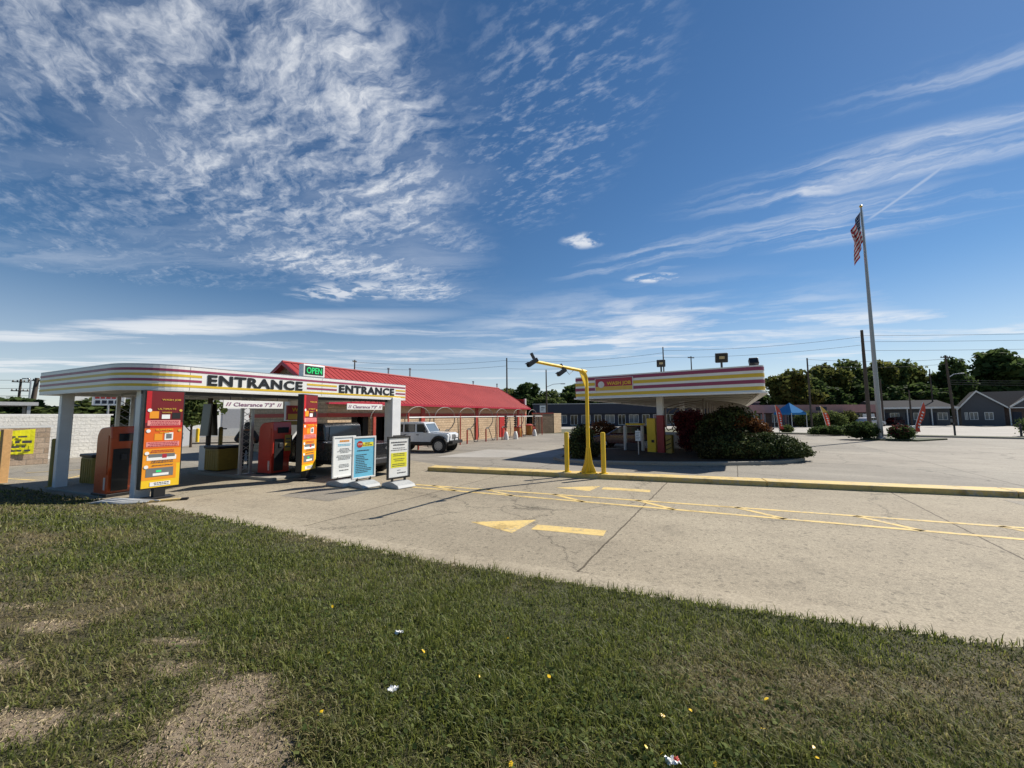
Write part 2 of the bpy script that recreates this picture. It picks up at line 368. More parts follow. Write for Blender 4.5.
# ------------------------------------------------------------------ light
SUN_AZ, SUN_EL = R(29.5), R(42)            # azimuth measured from +X towards +Y
sd = Vector((math.cos(SUN_AZ)*math.cos(SUN_EL), math.sin(SUN_AZ)*math.cos(SUN_EL), math.sin(SUN_EL)))
sl = bpy.data.lights.new('sun', 'SUN'); sl.energy = 4.9; sl.angle = R(.53); sl.color = (1, .94, .84)
so = bpy.data.objects.new('sun', sl); col.objects.link(so); so.rotation_euler = sd.to_track_quat('Z', 'Y').to_euler()
w = bpy.data.worlds.new('World'); scene.world = w; w.use_nodes = True
def build_world():
    nt = w.node_tree; nt.nodes.clear()
    out = N(nt, 'ShaderNodeOutputWorld'); bg = N(nt, 'ShaderNodeBackground', Strength=.09); L(nt, bg.outputs[0], out.inputs[0])
    sky = N(nt, 'ShaderNodeTexSky', _sky_type='NISHITA', _sun_disc=False, _sun_elevation=SUN_EL, _sun_rotation=R(90)-SUN_AZ,
            _altitude=250, _air_density=1.0, _dust_density=.04, _ozone_density=2.6)
    tc = N(nt, 'ShaderNodeTexCoord'); sp = N(nt, 'ShaderNodeSeparateXYZ'); L(nt, tc.outputs['Generated'], sp.inputs[0])
    zc = mth(nt, 'MAXIMUM', sp.outputs[2], .02)
    px = mth(nt, 'DIVIDE', sp.outputs[0], zc); py = mth(nt, 'DIVIDE', sp.outputs[1], zc)   # a flat cloud sheet overhead
    cb = N(nt, 'ShaderNodeCombineXYZ'); L(nt, px, cb.inputs[0]); L(nt, py, cb.inputs[1]); P = cb.outputs[0]
    def noise(vec, scale, detail=8, rough=.55, dist=0., sc=(1, 1, 1), rot=0, off=(0, 0, 0)):
        m = N(nt, 'ShaderNodeMapping'); m.inputs['Scale'].default_value = sc; m.inputs['Rotation'].default_value = (0, 0, rot); m.inputs['Location'].default_value = off
        # rotate first, then stretch
        m2 = N(nt, 'ShaderNodeMapping'); m2.inputs['Rotation'].default_value = (0, 0, rot); L(nt, vec, m2.inputs[0])
        m.inputs['Rotation'].default_value = (0, 0, 0); L(nt, m2.outputs[0], m.inputs[0])
        n = N(nt, 'ShaderNodeTexNoise', Scale=scale, Detail=detail, Roughness=rough, Distortion=dist); L(nt, m.outputs[0], n.inputs['Vector']); return n.outputs[0]
    def sstep(v, a, b):
        r = N(nt, 'ShaderNodeMapRange', _interpolation_type='SMOOTHSTEP', _clamp=True); L(nt, v, r.inputs[0]); r.inputs[1].default_value = a; r.inputs[2].default_value = b; return r.outputs[0]
    def blob(cx, cy, rx, ry, ang=0, soft=1.0):       # soft elliptical region of the cloud sheet
        dx = mth(nt, 'SUBTRACT', px, cx); dy = mth(nt, 'SUBTRACT', py, cy); c, s = math.cos(ang), math.sin(ang)
        u = mth(nt, 'ADD', mth(nt, 'MULTIPLY', dx, c/rx), mth(nt, 'MULTIPLY', dy, s/rx))
        v = mth(nt, 'ADD', mth(nt, 'MULTIPLY', dx, -s/ry), mth(nt, 'MULTIPLY', dy, c/ry))
        q = mth(nt, 'ADD', mth(nt, 'MULTIPLY', u, u), mth(nt, 'MULTIPLY', v, v))
        return sstep(q, 1.0, 0.0)
    mul = lambda a, b: mth(nt, 'MULTIPLY', a, b)
    add = lambda a, b: mth(nt, 'ADD', a, b)
    mx = lambda a, b: mth(nt, 'MAXIMUM', a, b)
    # warp the sheet a little so no edge is straight
    wn = N(nt, 'ShaderNodeTexNoise', Scale=2.2, Detail=5, Roughness=.6); L(nt, P, wn.inputs['Vector'])
    wv = N(nt, 'ShaderNodeVectorMath', _operation='MULTIPLY_ADD'); L(nt, wn.outputs['Color'], wv.inputs[0]); wv.inputs[1].default_value = (.35, .35, 0); L(nt, P, wv.inputs[2])
    Wp = wv.outputs[0]
    big = noise(Wp, 1.3, 6, .55, .2, (1, 1.0, 1), R(20))
    fine = noise(Wp, 8.5, 10, .66, .3, (.5, 1.4, 1), R(24))
    grain = noise(P, 22, 5, .6, .2, (.7, 1.4, 1), R(35))
    wisps = noise(Wp, 3.2, 9, .6, .5, (.22, 1.8, 1), R(25))
    # 1 main cirrocumulus field, left of centre: thin streaks fanning out, thick along its right hand ridge
    edge = sstep(add(px, mul(mth(nt, 'SUBTRACT', big, .5), 1.1)), .02, -.42)
    field = mx(blob(-1.05, 1.45, 1.9, 1.2, R(-12)), mx(blob(-.75, 2.3, 1.1, 1.2, R(-20)), mul(blob(-2.4, 2.3, 1.3, .8, R(10)), .6)))
    field = mul(sstep(field, 0, .55), edge)
    ridge = mx(mx(blob(-.50, 1.05, .36, .55, R(4)), blob(-.42, 1.65, .42, .5, R(-12))), mx(blob(-.20, 2.12, .42, .26, R(25)), mx(blob(-1.15, 2.45, .75, .34, R(12)), blob(-.75, 3.05, .5, .5, R(-15)))))
    ridge = mx(ridge, mul(mx(blob(-.95, 1.6, .95, .8, R(-15)), blob(-.9, 1.0, .8, .35, R(-8))), .72))
    rip = noise(Wp, 13, 7, .62, .25, (.5, 1.5, 1), R(52))
    tex = add(mul(fine, .40), add(mul(wisps, .30), add(mul(rip, .30), mul(grain, .16))))
    d1 = tex
    tx = add(.58, mul(mth(nt, 'SUBTRACT', tex, .58), 1.65))
    c1 = mul(sstep(add(tx, mul(ridge, .12)), .47, .96), mul(field, add(.62, mul(ridge, .5))))
    streak = noise(Wp, 2.0, 9, .62, .5, (.22, 1.5, 1), R(8), (.4, .3, 0))
    veil1 = mul(mul(sstep(add(mul(streak, .7), mul(big, .3)), .40, .70), field), .42)
    # 2 rippled thin patch to the right of it
    c2 = mul(mul(sstep(add(mul(grain, .6), mul(fine, .5)), .52, .72), blob(.12, 1.35, .42, .8, R(10))), .42)
    # 3 right hand streaks
    w3 = noise(Wp, 3.0, 9, .6, .35, (.25, 2.2, 1), R(28))
    c3 = mul(sstep(add(w3, mul(mth(nt, 'SUBTRACT', big, .5), .35)), .41, .76), mx(blob(1.5, 1.48, .95, .26, R(-25)), mx(mul(blob(1.75, 1.95, 1.0, .40, R(-16)), .8), mx(mul(blob(.95, 2.35, .9, .34, R(-35)), .7), mul(blob(1.35, 1.05, .5, .14, R(-28)), .6)))))
    # 4 low bands and wisps near the skyline
    band = noise(Wp, 1.1, 8, .62, .4, (.3, .8, 1), R(-10), (3.1, 1.7, 0))
    low = sstep(py, 2.6, 4.6)
    c4 = mul(mul(sstep(band, .42, .72), low), .9)
    # long band low on the left
    c4b = mul(sstep(noise(Wp, 1.4, 8, .6, .3, (.35, 1, 1), R(-8), (.7, .2, 0)), .28, .6), mx(blob(-4.4, 4.3, 4.6, .62, R(-9)), blob(-7.5, 7.2, 7.5, 1.7, R(-4))))
    c4b = mx(c4b, mul(sstep(noise(Wp, 1.6, 8, .6, .3, (.5, 1, 1), R(14), (.1, 4.2, 0)), .36, .66), mx(blob(1.9, 5.0, 3.2, 2.6, R(10)), blob(3.2, 4.1, 2.6, .5, R(-6)))))
    # 5 small puffs near centre
    pf = noise(P, 6, 8, .6, .3, (1, 1, 1), 0, (1, 2, 0))
    c5 = mul(sstep(pf, .42, .6), mx(blob(.42, 2.14, .16, .13), mx(blob(1.05, 2.75, .26, .14), mul(blob(-1.25, 3.0, .7, .3, R(-12)), .9))))
    # 6 condensation trail
    ax, ay, bx, by = 1.74, 1.40, 1.86, 1.95
    ln = math.hypot(bx-ax, by-ay); tx, ty = (bx-ax)/ln, (by-ay)/ln
    dv = add(mul(mth(nt, 'SUBTRACT', px, ax), -ty), mul(mth(nt, 'SUBTRACT', py, ay), tx))
    du = add(mul(mth(nt, 'SUBTRACT', px, ax), tx), mul(mth(nt, 'SUBTRACT', py, ay), ty))
    c6 = mul(mul(sstep(mth(nt, 'ABSOLUTE', add(dv, mul(mth(nt, 'SUBTRACT', big, .5), .05))), .022, .0), mul(sstep(du, -.1, .08), sstep(du, ln+.05, ln-.1))), .5)
    # 7 distant haze veil
    c7 = mul(sstep(sp.outputs[2], .30, .0), .50)
    dens = mx(mx(mx(c1, veil1), mx(c2, c3)), mx(mx(c4, c4b), mx(c5, c6)))
    dens = mul(mth(nt, 'MINIMUM', dens, 1.0), .80)
    dens = mx(dens, c7)
    front = sstep(sp.outputs[1], -.1, .15)
    other = mul(mul(sstep(fine, .55, .85), mth(nt, 'SUBTRACT', 1.0, front)), .4)
    dens = mx(mul(dens, mx(front, .0)), other)
    cloud = mixc(nt, dens, (5.0, 5.6, 6.6), (7.6, 7.65, 7.7))
    hs = N(nt, 'ShaderNodeHueSaturation', Saturation=1.2, Value=.72); L(nt, sky.outputs[0], hs.inputs['Color'])
    L(nt, mixc(nt, dens, hs.outputs[0], cloud), bg.inputs[0])
build_world()
scene.view_settings.view_transform = 'Standard'; scene.view_settings.look = 'None'; scene.view_settings.exposure = 0.48; scene.view_settings.gamma = 1
scene.render.engine = 'CYCLES'

# ================================================================== SETTING
w.cycles.sampling_method = 'MANUAL'; w.cycles.sample_map_resolution = 512
def sheet(name, pts, z, mat):
    return struct(MB().add([(x, y, z) for x, y in pts], [tuple(range(len(pts)))]).build(name, mat))
def roadmat():
    return ground_mat('far_ground', (.085, .09, .05), (.13, .125, .075), .3, stain=.3, fine=5)
M['far'] = roadmat()
sheet('ground', [(-900, -300), (900, -300), (900, 1500), (-900, 1500)], -.012, 'far')
U2 = Vector((math.cos(R(-23.4)), math.sin(R(-23.4)))); V2 = Vector((-U2.y, U2.x))     # lane direction and its normal
sheet('parking_lot', [(-60, -30), (27.5, 46.5), (45.5, 25.5), (45, -30)], 0.0, 'lot2')
sheet('service_lot', [(-60, -30), (-60, 75), (-22, 75), (4, 46), (28, 46.4), (28, -30)], -.004, 'lot2')
K0 = Vector((-3.3, 15.1)); KD = Vector((math.cos(R(-19.3)), math.sin(R(-19.3)))); KN = Vector((-KD.y, KD.x))
def kp(s, t): p = K0+KD*s+KN*t; return (p.x, p.y)
# entrance lane slab: from the lawn to the yellow kerb and under the canopy
sheet('concrete_lane', [(-19, 13.9), (-6.9, 21.0), (-3.2, 17.0), kp(0, .1), kp(30, .1), (30, -10), (-3, -10), (-30, 10)], .004, 'concrete')
sheet('patch_slab', [(-4.0, 20.2), (-1.6, 24.6), (4.4, 23.0), (2.3, 19.6)], .004, 'street')
sheet('street', [(28.6, 45.6), (52.5, 23.5), (140, 40), (112, 66), (58, 68.5), (38, 63)], .004, 'street')
sheet('far_lot', [(2, 60), (36, 58), (40, 80), (4, 84)], .006, 'street')
# grass verge between lot and street with a low kerb
M['verge'] = ground_mat('verge_turf', (.035, .05, .02), (.075, .075, .035), .4, stain=.3, fine=25)
def ribbon(name, a, b, wd, z, mat, th=.12):
    a = Vector(a); b = Vector(b); d = (b-a).normalized(); n = Vector((-d.y, d.x))
    poly = [tuple(a), tuple(b), tuple(b+n*wd), tuple(a+n*wd)]
    return struct(MB().prism(poly, -.05, z).build(name, mat))
ribbon('verge', (27.0, 41.6), (44.5, 25.4), 2.2, .10, 'verge')
ribbon('kerb', (26.9, 41.45), (44.4, 25.25), .14, .13, 'kerbgrey')
ribbon('kerb', (30.0, 66.2), (62, 66.6), .3, .14, 'verge')
ribbon('verge', (64, 67.8), (112, 69), 1.6, .14, 'verge')
# yellow topped median kerb in three poured lengths
for i, (a, b) in enumerate(((0, 11.3), (11.31, 16.6), (16.61, 26))):
    poly = [kp(a, 0), kp(b, 0), kp(b, .62), kp(a, .62)]
    struct(MB().prism(poly, -.02, .155).build('median_kerb', 'kerbtop', bevel=.025))
# painted lines
def line(a, b, wd=.1, z=.008, name='lane_line'):
    a = Vector(a); b = Vector(b); d = (b-a).normalized(); n = Vector((-d.y, d.x))*wd/2
    return [(*(a-n), z), (*(b-n), z), (*(b+n), z), (*(a+n), z)]
def lines(name, segs, mat='linepaint', wd=.1):
    m = MB()
    for i, (a, b) in enumerate(segs): m.add(line(a, b, wd, .008+.0015*i), [(0, 1, 2, 3)])
    return struct(m.build(name, mat))
A0l, A1l = (-3.2, 11.82), (9.6, 6.0); B0l, B1l = (-3.0, 12.15), (10.6, 6.62)
lines('lane_line', [(A0l, A1l)], wd=.13); lines('lane_line', [(B0l, B1l)], wd=.13)
def lerp(a, b, t): return (a[0]+(b[0]-a[0])*t, a[1]+(b[1]-a[1])*t)
for t in (.04, .165, .30, .445, .59, .735, .88):
    lines('lane_line', [(lerp(B0l, B1l, t), lerp(A0l, A1l, t+.085))], wd=.14)
def marking(name, pts, z=.0065):
    return struct(MB().add([(x, y, z) for x, y in pts], [tuple(range(len(pts)))]).build(name, 'linepaint'))
marking('painted_arrow', [(-.84, 7.86), (-.02, 7.12), (.47, 7.98)]); marking('painted_bar', [(.33, 7.33), (1.57, 6.90), (1.70, 7.22), (.47, 7.64)])
marking('painted_arrow', [(1.25, 11.45), (2.12, 10.9), (2.62, 11.66)]); marking('painted_bar', [(2.52, 11.15), (3.72, 10.66), (3.86, 11.0), (2.66, 11.48)])
lines('lane_line', [((-15.9, 14.0), (-17.0, 16.4))], wd=.12); lines('lane_line', [((-16.6, 13.6), (-21.5, 15.0))], wd=.12); lines('lane_line', [((-19.3, 15.5), (-16.4, 17.6))], wd=.12)
# canopy islands
def island(name, poly, z=.15, mat='kerbgrey', bev=.03): return struct(MB().prism(poly, -.02, z).build(name, mat, bevel=bev))
PI_ = [(2.2, 19.6), (1.95, 18.7), (2.2, 17.8), (2.9, 17.1), (4.3, 16.6), (6.5, 16.15), (8.6, 16.0), (10.6, 16.15), (12.0, 16.7), (13.2, 17.6), (13.6, 18.7), (13.6, 20.5), (12.5, 22.2), (7, 23.6), (4, 22.6)]
island('planting_island', PI_, .14)
cx = sum(p[0] for p in PI_)/len(PI_); cy = sum(p[1] for p in PI_)/len(PI_)
struct(MB().prism([(cx+(x-cx)*.93, cy+(y-cy)*.9) for x, y in PI_], .13, .152).build('mulch_bed', 'mulch'))
def rect(c, l, wd, ang):
    c = Vector(c); d = Vector((math.cos(ang), math.sin(ang))); n = Vector((-d.y, d.x))
    return [tuple(c-d*l/2-n*wd/2), tuple(c+d*l/2-n*wd/2), tuple(c+d*l/2+n*wd/2), tuple(c-d*l/2+n*wd/2)]
island('pay_island', rect((-10.0, 14.5), 4.8, 1.15, R(157)), .10)
island('pay_island', rect((-12.35, 11.65), 3.4, 1.0, R(157)), .06)
island('flagpole_bed', [(27.2, 30.4), (29.6, 28.4), (33.5, 29.9), (31, 33)], .12, 'verge')

# ------------------------------------------------------------------ lawn
EDGE = [(-60, 33), (-16.9, 12.9), (-12.0, 10.55), (-10.4, 10.05), (-9.3, 9.75), (-8.1, 9.2), (-5.0, 7.65), (-1.2, 5.74), (1.04, 4.83), (2.92, 4.12), (4.48, 3.58), (8, 2.4), (30, -6)]
EP = np.array(EDGE)
def edge_dist(x, y):
    """signed distance on the lawn side of the pavement edge"""
    best = np.full(x.shape, 1e9); sign = np.ones(x.shape)
    for a, b in zip(EP[:-1], EP[1:]):
        d = b-a; l2 = d@d
        t = np.clip(((x-a[0])*d[0]+(y-a[1])*d[1])/l2, 0, 1)
        qx = a[0]+t*d[0]-x; qy = a[1]+t*d[1]-y; q = np.hypot(qx, qy)
        cr = d[0]*(y-a[1])-d[1]*(x-a[0]); s = np.where(cr < 0, 1, -1)
        m = q < best; best = np.where(m, q, best); sign = np.where(m, s, sign)
    return best*sign
def vnoise(x, y, seed, octs=3):
    """cheap value noise, numpy"""
    tot = np.zeros(x.shape); amp = 1; nrm = 0
    for o in range(octs):
        xs = x*2**o+seed*13.7; ys = y*2**o-seed*7.1
        xi = np.floor(xs).astype(np.int64); yi = np.floor(ys).astype(np.int64); fx = xs-xi; fy = ys-yi
        fx = fx*fx*(3-2*fx); fy = fy*fy*(3-2*fy)
        def h(a, b):
            n = (a*374761393+b*668265263+(seed+o)*982451653) & 0x7fffffff
            n = ((n ^ (n >> 13))*1274126177) & 0x7fffffff
            return ((n ^ (n >> 16)) & 0xffff)/65535.
        v = (h(xi, yi)*(1-fx)+h(xi+1, yi)*fx)*(1-fy)+(h(xi, yi+1)*(1-fx)+h(xi+1, yi+1)*fx)*fy
        tot += v*amp; nrm += amp; amp *= .5
    return tot/nrm
def lawn_z(x, y):
    d = edge_dist(x, y)
    t = np.clip(d/3.4, 0, 1); s = t*t*(3-2*t)
    return np.where(d > -.02, .035+s*.40+(vnoise(x*.8, y*.8, 3)-.5)*.10*s+(vnoise(x*5, y*5, 8, 2)-.5)*.035*np.clip(d*3, 0, 1), -.06)
BARE = [(-1.80, 2.42, .42, .30), (-1.55, 2.05, .42, .26), (-3.75, 3.25, .30, .12), (-2.15, 2.75, .32, .12), (-1.25, 1.8, .36, .22), (-2.75, 2.2, .40, .16), (-3.4, 2.75, .3, .08), (-2.6, 3.1, .28, .07), (-2.2, 2.35, .25, .12), (-4.6, 3.6, .4, .08)]
def bare(x, y):
    b = np.zeros(x.shape)
    for cx_, cy_, rx, ry in BARE:
        q = ((x-cx_)/rx)**2+((y-cy_)/ry)**2
        b = np.maximum(b, np.clip(1.35-q, 0, 1))
    n = vnoise(x*3.2, y*3.2, 5, 4)
    return np.clip(b*1.0+(n-.5)*2.8*np.clip(b*3, 0, 1)-.16, 0, 1)
def dryness(x, y):
    d = edge_dist(x, y)
    n = vnoise(x*.55, y*.55, 11, 4); n2 = vnoise(x*2.3, y*2.3, 17, 3)
    left = np.clip((-x-1.6)/2.2, 0, 1)*np.clip((4.6-y-.25*np.abs(x+3))/2.2, 0, 1)
    right = np.exp(-(((x-2.6)/1.5)**2+((y-2.9)/.75)**2))*.30+np.exp(-(((x-1.5)/1.3)**2+((y-3.55)/.45)**2))*.35
    green = np.exp(-(((x+.2)/1.3)**2+((y-3.2)/1.1)**2))*.55+np.exp(-(((x+4.5)/1.6)**2+((y-5.6)/.8)**2))*.4
    return np.clip((n-.44)*1.3+(n2-.5)*.8+left*.7+right-green+.10, 0, 1)
def build_lawn():
    xs = np.concatenate([np.arange(-60, -18, 1.5), np.arange(-18, -6, .25), np.arange(-6, 8, .07), np.arange(8, 30, 1.0)])
    ys = np.concatenate([np.arange(-10, .5, 1.0), np.arange(.5, 6, .07), np.arange(6, 16, .2), np.arange(16, 34, 1.2)])
    X, Y = np.meshgrid(xs, ys); Z = lawn_z(X, Y)
    nx, ny = len(xs), len(ys)
    V = np.stack([X, Y, Z], -1).reshape(-1, 3); D = edge_dist(X, Y)
    keep = (D[:-1, :-1] > -.6) | (D[1:, 1:] > -.6) | (D[1:, :-1] > -.6) | (D[:-1, 1:] > -.6)
    idx = np.arange(nx*ny).reshape(ny, nx)
    F = np.stack([idx[:-1, :-1], idx[:-1, 1:], idx[1:, 1:], idx[1:, :-1]], -1)[keep]
    me = bpy.data.meshes.new('lawn'); me.from_pydata(V.tolist(), [], F.tolist())
    at = me.attributes.new('bare', 'FLOAT', 'POINT'); at.data.foreach_set('value', bare(X, Y).ravel())
    at = me.attributes.new('dry', 'FLOAT', 'POINT'); at.data.foreach_set('value', dryness(X, Y).ravel())
    me.polygons.foreach_set('use_smooth', [True]*len(me.polygons))
    m, nt, b = new_mat('turf_soil')
    a1 = N(nt, 'ShaderNodeAttribute', _attribute_name='bare'); a2 = N(nt, 'ShaderNodeAttribute', _attribute_name='dry')
    tc = N(nt, 'ShaderNodeTexCoord')
    n1 = N(nt, 'ShaderNodeTexNoise', Scale=40, Detail=8, Roughness=.75); L(nt, tc.outputs['Object'], n1.inputs['Vector'])
    n2 = N(nt, 'ShaderNodeTexNoise', Scale=9, Detail=6, Roughness=.7); L(nt, tc.outputs['Object'], n2.inputs['Vector'])
    th = ramp(nt, n1.outputs[0], [(.3, (.03, .036, .012)), (.7, (.075, .075, .028))])
    dr = ramp(nt, n1.outputs[0], [(.3, (.085, .064, .034)), (.7, (.17, .135, .075))])
    so_ = ramp(nt, n2.outputs[0], [(.3, (.17, .125, .08)), (.55, (.31, .24, .165)), (.75, (.44, .36, .265))])
    c = mixc(nt, a2.outputs['Fac'], th, dr); c = mixc(nt, a1.outputs['Fac'], c, so_)
    L(nt, c, b.inputs['Base Color']); b.inputs['Roughness'].default_value = .95
    bump(nt, b, mth(nt, 'ADD', n1.outputs[0], n2.outputs[0]), .9, .03)
    me.materials.append(m)
    o = bpy.data.objects.new('lawn', me); col.objects.link(o); struct(o)
build_lawn()
def gutter():
    pts = [Vector(p) for p in EDGE[4:-1]]; m = MB(); prev = None
    for i, p in enumerate(pts):
        d = (pts[min(i+1, len(pts)-1)]-pts[max(i-1, 0)]).normalized(); n_ = Vector((-d.y, d.x)); cur = [(*(p-n_*.3), .0085), (*(p+n_*.42), .0085)]
        if prev: m.add([prev[0], cur[0], cur[1], prev[1]], [(0, 1, 2, 3)])
        prev = cur
    struct(m.build('gutter_strip', 'gutter'))
M['gutter'] = ground_mat('gutter_concrete', (.27, .228, .165), (.37, .32, .24), .3, ang=R(-23.5), crack=.3, stain=.3)
gutter()
# square repair patches and sealed seams in the concrete
M['repair'] = ground_mat('repair_patch', (.20, .178, .145), (.27, .24, .195), .3, stain=.3)
sheet('repair_patch', [(-6.3, 10.6), (-4.6, 9.85), (-4.1, 10.95), (-5.8, 11.7)], .0075, 'repair')
sheet('repair_patch', [(11.2, 8.2), (13.4, 7.3), (13.9, 8.5), (11.7, 9.4)], .0075, 'repair')
def build_grass():
    rng = np.random.default_rng(5)
    n = 480000
    r = 1.15*np.exp(rng.random(n)**.92*math.log(19/1.15)); th = R(90)+(rng.random(n)-.5)*R(132)
    x = r*np.cos(th); y = r*np.sin(th); d = edge_dist(x, y)
    b = bare(x, y)
    ok = (d > -.05+.1*(vnoise(x*4, y*4, 21, 2)-.5)) & (y > .6) & (rng.random(n) > b*.72)
    x, y, r, d = x[ok], y[ok], r[ok], d[ok]; n = len(x)
    z = lawn_z(x, y)-.004; dry = dryness(x, y); br = bare(x, y)
    tuft = vnoise(x*6, y*6, 31, 2); patch = vnoise(x*1.1, y*1.1, 41, 3)
    h = (.018+.072*rng.random(n)**2.2)*(.35+1.15*tuft)*(.6+.8*patch)*np.where(dry > .6, .75, 1.05)
    h *= np.where(d < .15, 1.25, 1); h *= (1-.5*br)
    wd = np.maximum(.0022+.0022*rng.random(n), r*.00085)
    az = rng.random(n)*2*np.pi; lean = .25+.9*rng.random(n)
    flat = dry*.5; lean = lean+flat
    bx, by = np.cos(az), np.sin(az); la = az+np.pi/2+(rng.random(n)-.5)*1.2
    lx, ly = np.cos(la), np.sin(la)
    P0 = np.stack([x-bx*wd, y-by*wd, z], 1); P1 = np.stack([x+bx*wd, y+by*wd, z], 1)
    mx_, my_ = x+lx*h*lean*.35, y+ly*h*lean*.35; mz = z+h*.62
    P2 = np.stack([mx_+bx*wd*.7, my_+by*wd*.7, mz], 1); P3 = np.stack([mx_-bx*wd*.7, my_-by*wd*.7, mz], 1)
    P4 = np.stack([x+lx*h*lean, y+ly*h*lean, z+h*np.clip(1.05-.3*lean, .35, 1)], 1)
    V = np.stack([P0, P1, P2, P3, P4], 1).reshape(-1, 3)
    base = np.arange(n)*5
    me = bpy.data.meshes.new('grass'); me.vertices.add(n*5); me.vertices.foreach_set('co', V.astype(np.float32).ravel())
    lv = np.stack([base, base+1, base+2, base+3, base+3, base+2, base+4], 1).ravel()
    me.loops.add(n*7); me.loops.foreach_set('vertex_index', lv.astype(np.int32))
    me.polygons.add(n*2)
    ls = np.stack([np.arange(n)*7, np.arange(n)*7+4], 1).ravel(); me.polygons.foreach_set('loop_start', ls.astype(np.int32))
    me.update(calc_edges=True)
    g0 = np.array([.045, .066, .011]); g1 = np.array([.235, .265, .055]); y0 = np.array([.19, .155, .075]); y1 = np.array([.36, .29, .16])
    t = rng.random(n)[:, None]; gg = g0*(1-t)+g1*t; yy = y0*(1-t)+y1*t
    isdry = np.clip((dry+(rng.random(n)-.5)*.75)*1.3-.15, 0, 1)[:, None]
    c = gg*(1-isdry)+yy*isdry
    c = np.concatenate([c, np.ones((n, 1))], 1)
    at = me.attributes.new('tint', 'FLOAT_COLOR', 'POINT'); at.data.foreach_set('color', np.repeat(c, 5, 0).astype(np.float32).ravel())
    m, nt, b_ = new_mat('grass_blade')
    a = N(nt, 'ShaderNodeAttribute', _attribute_name='tint'); L(nt, a.outputs['Color'], b_.inputs['Base Color']); b_.inputs['Roughness'].default_value = .5; b_.inputs['Specular IOR Level'].default_value = .3
    t_ = N(nt, 'ShaderNodeBsdfTranslucent'); L(nt, a.outputs['Color'], t_.inputs[0]); mx = N(nt, 'ShaderNodeMixShader'); mx.inputs[0].default_value = .5
    L(nt, b_.outputs[0], mx.inputs[1]); L(nt, t_.outputs[0], mx.inputs[2]); L(nt, mx.outputs[0], nt.nodes['Material Output'].inputs[0])
    me.materials.append(m)
    o = bpy.data.objects.new('grass', me); col.objects.link(o)
    tag(o, 'short mown grass, green in the middle and straw dry in patches, between viewer and concrete', 'grass', kind='stuff')
    return o
build_grass()
def weeds():
    """broad clover-like weed leaves and fallen yellow leaves in the turf"""
    rng = random.Random(3)
    for nm, lab, matn, spots, sz in (('weed_leaves', 'broad leaved weeds and clover spread through the greenest part of the lawn', 'leafgreen', 5200, (.008, .02)),
                                     ('fallen_leaves', 'small fallen yellow leaves scattered on the lawn at lower right', 'pyellow', 34, (.009, .02))):
        v = []; f = []
        xs = []; ys = []
        for i in range(spots):
            if matn == 'leafgreen':
                c = rng.choice([(-.2, 3.1, 1.0, .7), (.9, 2.1, .7, .4), (-1.2, 3.6, .9, .5), (-3.9, 5.0, 1.2, .5), (.2, 2.5, .9, .5)])
            else: c = rng.choice([(1.3, 1.95, .9, .35), (.5, 2.2, .6, .4), (-.6, 3.5, .9, .6), (2.6, 2.6, .8, .5)])
            xs.append(rng.gauss(c[0], c[2])); ys.append(rng.gauss(c[1], c[3]))
        xs = np.array(xs); ys = np.array(ys); zs = lawn_z(xs, ys); dd = edge_dist(xs, ys)
        for x, y, z, d in zip(xs, ys, zs, dd):
            if d < .1 or y < 1 or float(bare(np.array([x]), np.array([y]))[0]) > .12: continue
            s = rng.uniform(*sz); a = rng.random()*6.28; t = Matrix.Translation((x, y, z+rng.uniform(.015, .05))) @ Matrix.Rotation(a, 4, 'Z') @ Matrix.Rotation(rng.uniform(-.7, .7), 4, 'X') @ Matrix.Rotation(rng.uniform(-.7, .7), 4, 'Y')
            o = len(v)
            v += [tuple(t @ Vector(p)) for p in ((-s, 0, 0), (-.4*s, -.6*s, .1*s), (.5*s, -.5*s, .1*s), (s, 0, 0), (.5*s, .5*s, .1*s), (-.4*s, .6*s, .1*s))]
            f.append(tuple(range(o, o+6)))
        tag(MB().add(v, f).build(nm, matn), lab, 'weeds' if matn == 'leafgreen' else 'leaves', kind='stuff')
weeds()
